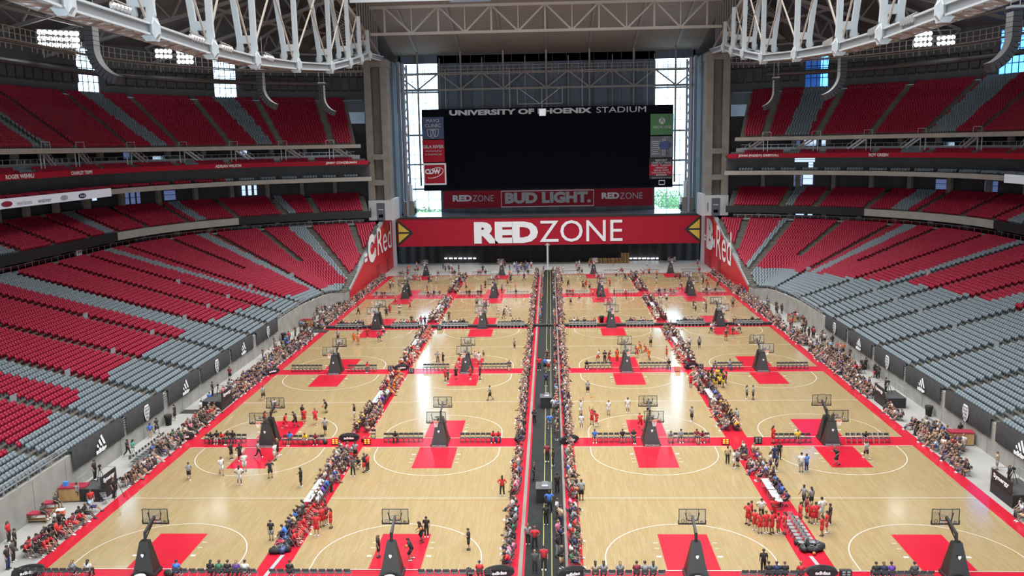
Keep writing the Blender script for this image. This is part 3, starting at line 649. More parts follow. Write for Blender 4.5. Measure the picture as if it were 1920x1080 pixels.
for q in (((-.7,-.5),(.7,-.5)),((.7,-.5),(.7,.5)),((.7,.5),(-.7,.5)),((-.7,.5),(-.7,-.5))):mb.bar((xl+2.9+q[0][0],YS-.3,19.5+q[0][1]),(xl+2.9+q[1][0],YS-.3,19.5+q[1][1]),.1,.18)
mb.build('emblem',SIGNW,S_)
mb=MB()
for x in (-25,-9,9,25):mb.bar((x,YS+1,38.4),(x,YS+1,48),.12)
mb.build('hanger',GREY,S_)
# rooftop camera box in front of the scoreboard's name
mb=MB();mb.box((-.9,222.6,37.2),(1.6,.9,1.7),0);mb.bar((-7,222.6,39.3),(4,222.6,39.3),.1,.1,1);mb.bar((-7,222.6,39.3),(-7,222.6,43.5),.1,.1,1);mb.bar((4,222.6,39.3),(4,222.6,43.5),.1,.1,1)
mb.bar((-6.5,222.6,43),(-1.5,222.6,39.3),.12,.12,1);mb.bar((3.5,222.6,43),(-1.5,222.6,39.3),.12,.12,1);mb.bar((-1,222.6,38),(-1,222.6,43),.1,.1,1)
tag(mb.build('projector_cradle',[SILV,GREY]),'small grey box in a hanging frame covering a letter of the scoreboard','box')
# red band under the scoreboard
B_=thing('sponsor_banner','wide red banner with large white beer lettering under the scoreboard','sign')
mb=MB();mb.box((.1,238.8,15.1),(56,.3,4.7));mb.build('panel',SIGNR,B_)
yb=238.5
def l2(t,px,py,px2,h,m,b):
    p=at(px,py,yb);q=at(px2,py,yb);letters(t,(p[0],yb,p[2]),(1,0,0),(0,0,1),q[0]-p[0],h,m,B_,b,.08)
l2('RED',849,378,885,1.7,SIGNW,.05);l2('ZONE',886,378,926,1.7,SIGNG,0);l2('BUD LIGHT.',947,382,1108,3.0,SIGNG,.06);l2('RED',1128,373,1161,1.7,SIGNW,.05);l2('ZONE',1162,373,1205,1.7,SIGNG,0)
mb=MB();fx0,fx1=at(940,370,yb)[0],at(1113,370,yb)[0]
for q in (((fx0,13.0),(fx1,13.0)),((fx1,13.0),(fx1,17.2)),((fx1,17.2),(fx0,17.2)),((fx0,17.2),(fx0,13.0))):mb.bar((q[0][0],yb-.1,q[0][1]),(q[1][0],yb-.1,q[1][1]),.15,.22)
mb.build('frame',SIGNW,B_)
# RED ZONE fascia
Z=thing('red_zone_fascia','long red sign with big white letters and yellow arrowheads below the balcony','sign')
mb=MB();mb.box((.15,217.3,8.4),(74.4,.5,6.8));mb.build('panel',SIGNR,Z)
mb=MB();mb.box((.15,217.3,12.0),(74.6,.7,.5));mb.build('top_edge',BLACK,Z)
def l3(t,px,px2,z,h,b):p=at(px,440,217);q=at(px2,440,217);letters(t,(p[0],217,z),(1,0,0),(0,0,1),q[0]-p[0],h,SIGNW,Z,b,.08)
l3('RED',889,1009,5.55,5.3,.06);l3('ZONE',1012,1167,5.7,5.3,0)
for s in (-1,1):
    x=s*37.1+.15;mb=MB();mb.prism([(0,0),(0,6.7),(-s*4.0,3.35)],(x,217.02 if s<0 else 217.02,5.05),(1,0,0),(0,0,1),.06*s,0)
    for z0 in (1.0,3.55):mb.prism([(-s*.25,.9 if z0<2 else 3.6),(-s*.25,3.15 if z0<2 else 5.8),(-s*2.9,3.15 if z0<2 else 3.6)],(x,216.95,5.05),(1,0,0),(0,0,1),.06*s*(1 if z0<2 else 1),1)
    mb.build('arrowhead',[BLACK,YELL],Z)
# black drape behind the courts, stored pallets
mb=MB();V=[]
n=150
for k in range(n+1):
    x=-38+76*k/n;V+=[(x,223+.25*math.sin(k*1.3),0),(x,223+.25*math.sin(k*1.3),11)]
mb.add(V,[(2*k,2*k+2,2*k+3,2*k+1) for k in range(n)]);tag(mb.build('black_drape',CLOTHB,None,True),'black drape curtain closing the end under the red sign','curtain')
for xa,xb,n,lb in ((836,890,7,'left'),(1183,1232,7,'right')):
    T=thing('light_row','row of small white lights low on the black drape, %s of the middle'%lb,'lights')
    for k in range(n):
        p=at(xa+(xb-xa)*k/(n-1),484.5,222.4);mb=MB();mb.box((p[0],222.4,p[2]),(.55+.35*(k%2),.08,.28));mb.build('lamp',LAMPM,T)
for i,(px,z) in enumerate(((1112,0),(1127,0),(1142,0),(1157,0),(1172,0),(1172,1.3))):
    p=at(px,490,219);mb=MB()
    for k in range(5):
        mb.box((0,0,.1+k*.25),(1.9,1.4,.06));
        for xx in (-.8,0,.8):mb.box((xx,0,.2+k*.25),(.14,1.4,.12))
    o=mb.build('stacked_pallets',WOODC);o.location=(p[0],219.5,z);tag(o,'stack of wooden pallets by the black drape, %s from the left%s'%(ORD[min(i,4)],', upper stack' if z else ''),'pallets','pallet stacks')
mb=MB();mb.lathe([(.32,0),(.32,.3),(.28,.35),(.26,5.4),(.34,5.4),(.34,5.7)],(0,214,0),10)
mb.bar((-.6,214,5.3),(.6,214,5.3),.12)
tag(mb.build('goal_post',[YELL,SILV][1]),'tall white post standing at the far end of the black aisle','post')
# outdoors beyond the glass
mb=MB();mb.quad((-300,246,-1),(300,246,-1),(300,900,-1),(-300,900,-1));struct(mb.build('ground_outside',OUTG))
def tree(x,y,h,r,label):
    T=thing('tree',label,'tree',(x,y,-1),group='trees outside');rr=random.Random(int(x*7))
    mb=MB();mb.tube([(0,0,0),(.2,0,h*.3),(0,.1,h*.6)],[.4,.3,.15],7);mb.build('trunk',BARK,T)
    mb=MB()
    for i in range(420):
        th=rr.random()*2*PI;ph=math.acos(2*rr.random()-1);q=r*rr.random()**.4;c=Vector((q*math.sin(ph)*math.cos(th),q*math.sin(ph)*math.sin(th),h*.62+q*math.cos(ph)*h*.4/r))
        a=Vector((rr.gauss(0,1),rr.gauss(0,1),rr.gauss(0,1))).normalized()*.55;b=a.orthogonal().normalized()*.4;mb.quad(c-a,c-b,c+a,c+b)
    mb.build('crown',LEAF,T)
for i,(px,Y,h,r) in enumerate(((775,300,9,5),(790,285,11,5),(812,320,8,5),(1275,300,14,8),(1262,330,9,6),(1250,360,12,7))):
    p=at(px,340,Y);tree(p[0],Y,h,r,'tree outside the %s end window, %s'%('left' if px<900 else 'right',('leftmost','tallest','hidden half behind the scoreboard')[i%3] if px<900 else ('large bright one','low one','distant one')[i%3]))
# ---------------------------------------------------------------- courts
CW,CL=15.24,25.6
Y0=[57.973];
for g in (2.742,2.752,3.701,4.669):Y0.append(Y0[-1]+CL+g)
IA,IB=2.849,2.147
CXS=[-IA-IB-1.5*CW,-IA-.5*CW,IA+.5*CW,IA+IB+1.5*CW]
COLN=['leftmost','second','third','rightmost'];ROWN=['nearest','second','third','fourth','farthest']
mb=MB();mb.box((0,(56.2+Y0[4]+CL+1.2)/2,.0),(2*(IA+IB+2*CW)+2.5,Y0[4]+CL+1.2-56.2,.05));struct(mb.build('floor_red_border',REDF))
mb=MB();mb.box((.15,132,.03),(2.9,152,.06),0);struct(mb.build('floor_black_aisle',CARPET))
mb=MB();
for x in (0,.62):mb.box((x,132,.062),(.07,152,.006))
struct(mb.build('floor_aisle_lines',LINEY))
mb=MB();mb.box((-1.6,132,.06),(.28,152,.12));mb.box((1.68,132,.06),(.2,152,.12));struct(mb.build('trim_aisle_kerb',COLD))
yb=(Y0[2]+CL+Y0[3])/2
mb=MB();mb.box((0,yb,.2),(72.5,.9,.4));tag(mb.build('cable_ramp',CLOTHB),'long low black barrier running across the hall between third and fourth court rows','barrier')
def arcpts(cx,cy,r,a0,a1,n):return [(cx+r*math.cos(a0+(a1-a0)*k/n),cy+r*math.sin(a0+(a1-a0)*k/n)) for k in range(n+1)]
def strip(mb,pts,w,z,mi=0):
    P=[Vector((x,y,0)) for x,y in pts];L=[];
    for i,p in enumerate(P):
        d=(P[min(i+1,len(P)-1)]-P[max(i-1,0)]).normalized();n=Vector((-d.y,d.x,0))*w/2;L.append((p+n,p-n))
    for (a,b),(c,d) in zip(L,L[1:]):mb.quad((a.x,a.y,z),(b.x,b.y,z),(d.x,d.y,z),(c.x,c.y,z),mi)
court=MB();court.box((0,0,.03),(CW,CL,.04));cme=court.mesh('court_floor',WOOD)
key=MB();lines=MB();H=CL/2
for s in (-1,1):
    key.quad((-1.85,s*H,.056),(1.85,s*H,.056),(1.85,s*(H-5.8),.056),(-1.85,s*(H-5.8),.056))
    by=H-1.6;a=math.asin(.0);pts=[(-6.02,s*H)]+[(x,s*y) for x,y in arcpts(0,by,6.02,PI,2*PI,40)]+[(6.02,s*H)];strip(lines,pts,.075,.06)
    strip(lines,[(-CW/2,s*H),(CW/2,s*H)],.08,.06)
    for sx in (-1,1):
        for k in (2.1,3.4,4.3):strip(lines,[(sx*2.0,s*(H-k)),(sx*2.35,s*(H-k))],.08 if k>2.2 else .25,.06)
strip(lines,[(-CW/2,0),(CW/2,0)],.075,.06)
kme=key.mesh('key_paint',REDF);lme=lines.mesh('court_lines',WHITE)
for r in range(5):
    for c in range(4):
        o=struct(link('floor_court',cme,None,(CXS[c],Y0[r]+H,0)));link('key_paint',kme,o);link('court_lines',lme,o)
# ---------------------------------------------------------------- basketball hoops (hoop plays towards -Y locally)
def hoop_proto():
    T=link('basketball_hoop',None)
    mb=MB();mb.add([(-.78,-.32,0),(.78,-.32,0),(.78,.93,0),(-.78,.93,0),(-.3,.0,2.45),(.3,.0,2.45),(.3,.46,2.45),(-.3,.46,2.45)],[(3,2,1,0),(4,5,6,7),(0,1,5,4),(1,2,6,5),(2,3,7,6),(3,0,4,7)],0)
    mb.box((0,.31,.12),(1.66,1.28,.24),0)
    base=mb.build('padded_base',mat('pad_black',(.014,.013,.014),.4),T)
    mb=MB();
    for yy,sg in ((-.17,1),(.72,-1)):mb.prism([(-.1,.14),(.1,.14),(.1,0),(0,-.13),(-.1,0)],(0,yy-.01*sg-.05*sg,1.55),(1,0,0),(0,0,1),.02*sg)
    mb.build('shield_emblem',SIGNW,base)
    mb=MB();mb.tube([(0,.18,2.4),(0,.12,3.0)],.11,8);mb.bar((0,.15,2.95),(0,-1.48,3.45),.16,.2);mb.bar((0,.1,2.5),(0,-1.2,3.15),.07);mb.bar((-.35,-1.5,3.2),(.35,-1.5,3.2),.06);mb.bar((-.35,-1.52,3.2),(-.5,-1.54,3.75),.05);mb.bar((.35,-1.52,3.2),(.5,-1.54,3.75),.05)
    mb.build('arm',BLACK,T)
    mb=MB();yq=-1.6
    for q in ((-.92,2.92,.92,2.92),(.92,2.92,.92,3.99),(.92,3.99,-.92,3.99),(-.92,3.99,-.92,2.92)):mb.bar((q[0],yq,q[1]),(q[2],yq,q[3]),.045,.05)
    for q in ((-.42,2.92,-.42,3.99),(.42,2.92,.42,3.99)):mb.bar((q[0],yq+.05,q[1]),(q[2],yq+.05,q[3]),.03,.03)
    fr=mb.build('backboard_frame',BLACK,T)
    mb=MB();mb.box((0,yq,2.9),(1.9,.08,.09));mb.box((-.94,yq,3.02),(.07,.1,.3));mb.box((.94,yq,3.02),(.07,.1,.3));mb.build('edge_padding',BLACK,fr)
    mb=MB();mb.box((0,yq,3.455),(1.8,.015,1.03));mb.build('backboard',ACRYL,T)
    mb=MB()
    for q in ((-.3,3.07,.3,3.07),(.3,3.07,.3,3.5),(.3,3.5,-.3,3.5),(-.3,3.5,-.3,3.07)):mb.bar((q[0],yq-.015,q[1]),(q[2],yq-.015,q[3]),.012,.045)
    mb.build('target_square',SIGNG,fr)
    mb=MB();
    for i,(a,b,h) in enumerate(((-.78,.06,.06),(-.7,.07,.11),(-.61,.07,.17))):mb.prism([(0,0),(b,0),(-.02,h),(-.07,h*.8)],(a,yq-.012,2.99),(1,0,0),(0,0,1),.01)
    pts=arcpts(.64,3.1,.11,0,2*PI,12)
    for (ax,az),(bx,bz) in zip(pts,pts[1:]):mb.bar((ax,yq-.012,az),(bx,yq-.012,bz),.01,.03)
    mb.build('board_emblem',BLACK,fr)
    mb=MB();n=16;R_=.23;cyy=yq-.38
    mb.rings([[(q*math.cos(2*PI*k/n),cyy+q*math.sin(2*PI*k/n),3.05+z) for q,z in ((R_-.012,-.01),(R_+.012,-.01),(R_+.012,.012),(R_-.012,.012))] for k in range(n)],0,False,True)
    mb.box((0,yq-.08,3.03),(.16,.18,.06));mb.build('rim',RIMM,T)
    mb=MB()
    for k in range(12):
        for d in (1,-1):
            a=2*PI*k/12;P=[(rr*math.cos(a+d*t),cyy+rr*math.sin(a+d*t),3.04-z) for rr,z,t in ((.23,0,0),(.18,.15,.26),(.14,.3,.5),(.13,.42,.7))];mb.tube(P,.008,4)
    mb.build('net',NETM,T)
    return T
HP=hoop_proto();first=True;NEARH=[]
for r in range(5):
    for c in range(4):
        for e in (0,1):
            o=HP if first else copy_tree(HP);first=False
            y=Y0[r]-.36 if e==0 else Y0[r]+CL+.36
            o.location=(CXS[c],y,.03);o.rotation_euler[2]=PI if e==0 else 0
            tag(o,'portable basketball hoop at the %s end of the %s court, %s row'%('near' if e==0 else 'far',COLN[c]+(' from the left' if c in (1,2) else ''),ROWN[r]),'basketball hoop','portable basketball hoops')
            if e==0 and r==0:NEARH.append(o)
            if e==1 and r<2:letters('SPACEJAM',(-.7,-.36,.04),(1,0,0),(0,0,1),1.4,.2,SIGNG,o,.03,.02)
for o in NEARH:mb=MB();mb.lathe([(.02,0),(.42,.05),(.5,.25),(.42,.42),(.2,.5),(.02,.48)],(0,1.5,0),10);mb.build('ballast_bag',PLASTW,o)
# ---------------------------------------------------------------- folding chairs
def chair_proto(m):
    T=link('folding_chair',None)
    mb=MB();mb.rings([[(-.22,-.2,.44),(.22,-.2,.44),(.22,-.2,.465),(-.22,-.2,.465)],[(-.22,.2,.43),(.22,.2,.43),(.22,.2,.455),(-.22,.2,.455)]]);mb.build('seat',m,T)
    mb=MB();P=[]
    for k in range(7):
        x=-.22+.44*k/6;b=.05*(1-((k-3)/3)**2);P.append([(x,.25+b,.62),(x,.3+b,.86),(x,.32+b,.86),(x,.27+b,.62)])
    mb.rings(P);mb.build('backrest',m,T)
    for s in (-1,1):
        mb=MB();mb.tube([(s*.23,-.24,0),(s*.23,.02,.44),(s*.23,.3,.86)],.014,6);mb.build('leg',GREY,T)
        mb=MB();mb.tube([(s*.21,.26,0),(s*.21,-.16,.44)],.014,6);mb.build('leg',GREY,T)
    return T
CHP={'k':chair_proto(CHAIRM),'g':chair_proto(CHAIRG)};CHU={'k':0,'g':0};NCH=[0];CHQ=[]
def chair(x,y,face,label,col='k',z=.03):CHQ.append((x,y,face,label,col,z))
SEATS_TAKEN=[]
def bench(pxa,pxb,py,n,face,place,col='k'):
    A=ground(pxa,py);B_=ground(pxb,py)
    for i in range(n):
        f=i/(n-1) if n>1 else 0;x=A[0]+(B_[0]-A[0])*f
        chair(x,(A[1]+B_[1])/2+.0,face,'%s folding chair, %s from the left on the bench %s'%('black' if col=='k' else 'grey',ORD[i],place),col)
for q in ((388,457,831,8,'left of the hoop, leftmost court, first gap'),(534,603,833,8,'right of the hoop, leftmost court, first gap'),(724,789,829,8,'left of the hoop, second court, first gap'),(867,935,829,8,'right of the hoop, second court, first gap'),(1115,1188,829,8,'left of the hoop, third court, first gap'),(1257,1326,829,8,'right of the hoop, third court, first gap'),(1455,1516,830,7,'left of the hoop, rightmost court, first gap'),(1590,1663,830,8,'right of the hoop, rightmost court, first gap'),
  (550,600,697,8,'left of the hoop, leftmost court, second gap'),(655,703,697,8,'right of the hoop, leftmost court, second gap'),(797,839,695,7,'left of the hoop, second court, second gap'),(905,955,694,8,'right of the hoop, second court, second gap'),(1100,1145,692,7,'left of the hoop, third court, second gap'),(1202,1254,692,8,'right of the hoop, third court, second gap'),(1340,1390,692,8,'left of the hoop, rightmost court, second gap'),(1460,1512,692,8,'right of the hoop, rightmost court, second gap')):bench(*q[:4],0,q[4])
for c in range(4):
    for sd,dx in (('left',-4.6),('right',4.6)):
        for i in range(8):
            x=CXS[c]+dx+(i-3.5)*.56
            for yy,nm,f,col in ((Y0[3]-1.3,'behind the barrier',180,'k'),(Y0[2]+CL+1.0,'before the barrier',0,'g'),(Y0[4]-1.9,'at the fourth gap',0,'g'),(Y0[4]+CL+1.1,'beyond the farthest court',0,'g')):
                chair(x,yy,f,'%s folding chair %s, %s side of %s court hoop, %s from left'%('black' if col=='k' else 'grey',nm,sd,COLN[c],ORD[i]),col)
for pa,pb,n,nm in ((33,163,10,'leftmost court, left group'),(330,475,10,'leftmost court, right group'),(512,652,10,'second court, left group'),(791,915,9,'second court, right group'),(1101,1240,10,'third court, left group'),(1395,1500,8,'third court, right group'),(1640,1740,8,'rightmost court, left group')):
    A=ground(pa,1087);B_=ground(pb,1087)
    for i in range(n):
        chair(A[0]+(B_[0]-A[0])*i/(n-1),56.75,180,'black folding chair seen from behind, bottom edge, %s, %s from left'%(nm,ORD[i]))
for i in range(12):chair(-38.9,78.6+i*.66,90,'black folding chair, %s in the empty row beside the left wall'%ORD[i])
for i in range(6):chair(39.3,90.5-i*.62,270,'grey folding chair, %s in the empty row near the right wall'%ORD[i],'g')
for sx,nm,f in ((18.75,'left line',270),(19.55,'right line',90)):
    for i in range(8):chair(sx,61.6+i*.62,f,'grey empty folding chair, %s from the bags, %s on the right red strip'%(ORD[i],nm),'g')
for i,(px,py) in enumerate(((195,939),(200,944),(70,1035),(700,822))):
    p=ground(px,py);chair(p[0],p[1],[200,160,60,0][i],'single folding chair %s'%['beside the left camera platform','just nearer than the one by the left camera platform','at the near end of the left sideline crowd','beside the scoreboard cube on the second court'][i],'g' if i<3 else 'k')
# ---------------------------------------------------------------- banners on the field walls
def mark3(mb,o,ex,ey,k,mi):
    for P in ([(.02,.13),(.13,.20),(.245,0),(.09,0)],[(.22,.33),(.36,.41),(.60,0),(.41,0)],[(.46,.52),(.60,.60),(.945,0),(.755,0)]):mb.prism([(x*k,y*k) for x,y in P],o,ex,ey,.02,mi)
def banner(s,ya,yb,kind,label,za=1.75,zb=3.55):
    T=thing('wall_banner',label,'banner',group='black banners on the field walls');x=s*41.33;mb=MB();n=14;V=[]
    for k in range(n+1):
        y=ya+(yb-ya)*k/n;w=.03*math.sin(k*1.9+ya);V+=[(x+s*w,y,za),(x+s*w,y,zb),(s*41.75,y,zb+.06)]
    mb.add(V,[(3*k+j,3*k+j+1,3*k+4+j,3*k+3+j) for k in range(n) for j in (0,1)]);mb.build('cloth',CLOTHB,T,True)
    ym=(ya+yb)/2;ex=(0,1,0) if s<0 else (0,-1,0);e=1 if s<0 else -1;xs=s*41.24
    if kind=='a':
        mb=MB();mark3(mb,(xs,ym-e*.75,2.42),ex,(0,0,1),1.7,0);mb.build('emblem',SIGNW,T)
        letters('adidas',(xs,ym-e*.95,1.85),ex,(0,0,1),1.9,.5,SIGNW,T,.06,.03)
    elif kind=='g':
        mb=MB();mb.prism([(-.36,.82),(-.58,.45),(-.6,.0),(-.42,-.55),(-.16,-.84),(.16,-.84),(.42,-.55),(.6,.0),(.58,.45),(.36,.82)],(xs,ym,2.65),ex,(0,0,1),.03,0)
        for zz in (.6,.25,-.1,-.45):
            w=.46 if zz>-.3 else .3
            for q in ((-w,zz,w,zz),(-w*.9,zz,-w*.9,zz-.3),(-w*.3,zz,-w*.3,zz-.3),(w*.3,zz,w*.3,zz-.3),(w*.9,zz,w*.9,zz-.3)):
                d=Vector(ex);P=Vector((xs-s*.035,ym,2.65));mb.bar(P+d*q[0]+Vector((0,0,q[1])),P+d*q[2]+Vector((0,0,q[3])),.03,.05,1)
        mb.build('emblem',[SIGNW,CLOTHB],T)
    else:
        mb=MB();w=(yb-ya)
        for k in (-1,0,1):mb.prism([(.3*math.cos(t)+k*w*.3,.55*math.sin(t)) for t in np.linspace(0,2*PI,14,False)],(xs,ym,(za+zb)/2),ex,(0,0,1),.03,0)
        mb.build('emblem',SIGNW,T)
BN=dict(a='black banner with white three-bar sports mark',g='black banner with white shield emblem',c='small black banner with three white ovals')
for s,sd,L in ((-1,'left',[(72.7,82.2,'a'),(82.8,91.3,'g'),(92.5,101.4,'a'),(101.9,111.5,'g'),(112.1,120.8,'a'),(122.3,132.2,'g'),(151.7,153.4,'c')]),(1,'right',[(71,79.9,'a'),(80.9,90.5,'g'),(91.6,100.7,'a'),(101.5,110.8,'g'),(111.7,120.7,'a'),(121.6,130.9,'g'),(151.9,153.6,'c')])):
    ct={'a':0,'g':0,'c':0}
    for ya,yb_,k in L:
        banner(s,ya,yb_,k,'%s on the %s wall, %s from the camera'%(BN[k],sd,ORD[ct[k]]));ct[k]+=1
    mb=MB();pp=[(s*41.6,y,3.25) for y in (55,60,65,70,72.5)];railing(mb,pp,.95,1.3,.07,2)
    pp=[(s*41.5,y,3.2) for y in (133,138,143,147,150)];railing(mb,pp,.95,1.3,.07,2)
    pp=[(s*float(bF(u)[0])+s*.15,float(bF(u)[1]),float(bF(u)[2])) for u in np.arange(11.6,14.4,.4)];railing(mb,pp,.8,2,.06,1)
    struct(mb.build('trim_wall_rail_%s'%sd,GREY))
    mb=MB()
    for y in (82.5,91.9,101.6,111.7,121.4):
        for z in (2.5,2.75,3.0,3.25,3.5):mb.bar((s*41.45,y-.4,z),(s*41.45,y+.4,z),.05)
    struct(mb.build('trim_gate_rails_%s'%sd,SILV))
# LED boards on the suite level near the camera
for s,sd,ua,ub in ((-1,'left',4,10.62),(1,'right',4,10.5)):
    T=thing('led_board','white glowing advertising board on the %s suite level'%sd,'sign',group='white advertising boards');mb=MB()
    band(mb,s,[(-.6,21.7),(-.15,21.7),(-.15,23.1),(-.6,23.1)],ua,ub);mb.build('panel',mat('led_white_'+sd,(.55,.57,.60),.4,emit=(.8,.85,1),es=.22),T)
    if s<0:
        def onl(px):
            u=min(np.linspace(6,10.6,1500),key=lambda u:abs(proj(-float(off(u,-.65)[0]),float(off(u,-.65)[1]),22.3)[0]-px));x,y=off(u,-.68);return Vector((-float(x),float(y),22.0))
        def onb(t,pa,pb,m,b,h=.62,dz=.0):
            A,B2=onl(pa),onl(pb);d=B2-A;L=d.length;letters(t,A+Vector((0,0,dz)),d/L,(0,0,1),L,h,m,T,b,.05)
        onb('verizon',30,59,SIGNG,.02);onb('waiver',70,96,GREY,.02)
        for pa,pb,m in ((2,23,VINYL),(113,127,SIGNG),(147,161,NAVY)):
            A,B2=onl(pa),onl(pb);d=B2-A;L=d.length;mb=MB();mb.prism([(L/2+L/2*math.cos(t),.35+.42*math.sin(t)) for t in np.linspace(0,2*PI,18,False)],A,d/L,(0,0,1),.04);o=mb.build('emblem',m,T)
            if m is NAVY:letters('Ford',A+d*.2+Vector((0,0,.15)),d/L,(0,0,1),L*.6,.4,SIGNW,o,.02,.08)
mb=MB();p=(-72.5,135,12.7)
x,y=off(9.73,.4);mb.box((0,0,0),(.1,1.6,1.0));o=mb.build('exit_sign',SIGNW);o.location=(-float(x),float(y),12.9);letters('EXIT',(.06,-.6,0),(0,1,0),(0,0,1),1.2,.35,SIGNR,o,.04,.02);tag(o,'small white sign with red lettering on the left concourse rail','sign')
# ---------------------------------------------------------------- props round the courts
def platform(px,py,s,label,w=2.4,l=3.0,h=1.1,text='Synergy',xw=None):
    p=ground(px,py);T=thing('camera_platform',label,'platform',(p[0],p[1],0),0,'camera platforms')
    mb=MB();mb.box((0,0,h/2),(w,l,h));mb.build('skirted_riser',CLOTHB,T)
    mb=MB();mb.box((0,0,h+.03),(w,l,.06));mb.build('deck',mat('deck_dark',(.05,.05,.055),.6) if 'deck_dark' not in bpy.data.materials else bpy.data.materials['deck_dark'],T)
    mb=MB()
    for xx,yy in ((-s*w/2,-l/2),(-s*w/2,l/2),(s*w/2,l/2)):
        mb.bar((xx,yy,h),(xx,yy,h+1),.05)
    mb.bar((-s*w/2,-l/2,h+1),(-s*w/2,l/2,h+1),.05);mb.bar((-s*w/2,l/2,h+1),(s*w/2,l/2,h+1),.05);mb.build('guard_rail',GREY,T)
    mb=MB();mb.box((s*w/2,0,h+.5),(.08,l*.9,1.0));q=mb.build('front_panel',BLACK,T)
    ex=(0,1,0) if s>0 else (0,-1,0)
    letters(text,(s*(w/2+.05),-s*.35*l,h+.3),ex,(0,0,1),l*.7,.5,SIGNW,q,.04,.03);letters(text,(s*(w/2-.05),s*.35*l,h+.3),(0,-s,0),(0,0,1),l*.7,.5,SIGNW,q,.04,.03)
    mb=MB()
    for a in (0,2.1,4.2):mb.bar((0,.5,h+1.25),(.4*math.cos(a),.5+.4*math.sin(a),h),.04)
    mb.box((0,.5,h+1.38),(.16,.3,.2));o=tag(mb.build('tripod_camera',BLACK),'video camera on a tripod on the '+label.replace('black ',''),'camera');o.location=(p[0],p[1],0)
platform(186,929,1,'black camera platform by the left wall, nearest the camera',1.9,2.8)
platform(408,763,1,'black camera platform by the left wall, farther one',2.3,3.4)
platform(1668,758,-1,'black camera platform by the right wall, farther one',2.3,3.2)
platform(1903,937,-1,'black camera platform by the right wall, nearest the camera',2.3,3.6)
for px,py,lb in ((1020,938,'black camera stand on the central aisle, nearest one'),(1024,763,'black camera stand on the central aisle, farther one')):
    p=ground(px,py);T=thing('camera_stand',lb,'platform',(p[0],p[1],.06),0,'aisle camera stands')
    mb=MB();mb.box((0,0,.6),(1.25,1.5,1.2));mb.build('skirted_riser',CLOTHB,T)
    mb=MB();mb.box((0,0,1.23),(1.35,1.6,.06));mb.build('deck',bpy.data.materials['deck_dark'],T)
    mb=MB();mb.box((.1,-.3,1.32),(.5,.35,.12));mb.box((.1,-.1,1.5),(.5,.04,.3));mb.build('monitor',GREY,T)
def tripod(px,py,label):
    p=ground(px,py);T=thing('tripod',label,'tripod',(p[0],p[1],0));mb=MB()
    for a in (.3,2.4,4.5):mb.bar((0,0,1.5),(.5*math.cos(a),.5*math.sin(a),0),.04)
    mb.build('legs',BLACK,T);mb=MB();mb.box((0,0,1.62),(.14,.26,.18));mb.tube([(0,-.13,1.62),(0,-.25,1.62)],.05,8);mb.build('camera_head',BLACK,T)
tripod(222,933,'tall black tripod standing beside the near left camera platform')
def bin_(px,py,label):
    p=ground(px,py);p=(max(-40.9,min(40.9,p[0])),p[1]);T=thing('trash_can',label,'trash can',(p[0],p[1],0),0,'black trash cans')
    mb=MB();mb.lathe([(.3,0),(.38,1.05),(.40,1.05),(.40,1.12),(.34,1.12),(.31,.3),(.0,.3)],(0,0,0),14);mb.build('bin',BLACK,T,True)
    mb=MB();mb.lathe([(.39,.85),(.42,.9),(.42,1.14),(.39,1.15)],(0,0,0),14);mb.build('liner_bag',CLOTHB,T)
for px,py,lb in ((303,797,'black trash can below the left shield banner'),(523,638,'black trash can at the far end of the left banners'),(636,578,'black trash can near the left red wall'),(1768,780,'black trash can below the right shield banner'),(1636,640+52,'black trash can by the right wall, farther than the other'),(1128,605,'black trash can by the third court barrier')):bin_(px,py,lb)
def cabinet(px,py,rz,label,top=VINYL,w=2.2,d=1.0,h=1.15):
    p=ground(px,py);p=(max(-40.2,min(40.2,p[0])),p[1]);T=thing('equipment_cabinet',label,'cabinet',(p[0],p[1],0),rz,'wooden equipment cabinets')
    mb=MB();mb.box((0,.0,h/2+.04),(w,d,h));mb.build('body',WOODC,T);mb=MB();mb.box((0,0,h+.1),(w+.08,d+.08,.14));mb.build('padded_top',top,T)
    mb=MB()
    for i in range(3):mb.box((-w/2-.01,0,.25+i*.33),(.06,d*.8,.24))  # dark solid blocks; the shade inside open shelves is put into their colour
    mb.build('shelf_shade',DARK,T);mb=MB();mb.box((0,0,.04),(w+.02,d+.02,.08));mb.build('plinth',BLACK,T)
cabinet(107,937,.15,'wooden cabinet with maroon padded top standing by the near left wall')
cabinet(1834,832,-.1,'wooden cabinet with maroon padded top standing by the right wall');cabinet(565,612,.1,'oak cabinet by the far left wall beside the barrier',VINYL,1.8,.9,1.1);cabinet(1503,603,-.2,'oak cabinet by the far right wall',VINYL,1.6,.8,1.1)
def ttable(px,py,rz,label):
    p=ground(px,py);T=thing('treatment_table',label,'table',(p[0],p[1],0),rz,'maroon treatment tables');mb=MB();mb.box((0,0,.74),(1.95,.75,.12));mb.build('padded_top',VINYL,T)
    for x in (-.85,.85):
        for y in (-.3,.3):mb=MB();mb.box((x,y,.34),(.08,.08,.68));mb.build('leg',WOODC,T)
    mb=MB();mb.box((0,0,.2),(1.7,.5,.04));mb.build('shelf',WOODC,T)
ttable(71,978,.1,'maroon padded treatment table by the left wall, nearer one');ttable(88,958,.1,'maroon padded treatment table by the left wall, farther one')
p=ground(114,966);T=thing('cooler','orange drinks cooler with pale lid beside the treatment tables','cooler',(p[0],p[1],0),.2);mb=MB();mb.box((0,0,.22),(.62,.42,.44));mb.build('body',ORANGE,T);mb=MB();mb.box((0,0,.47),(.65,.45,.08));mb.build('lid',SIGNW,T)
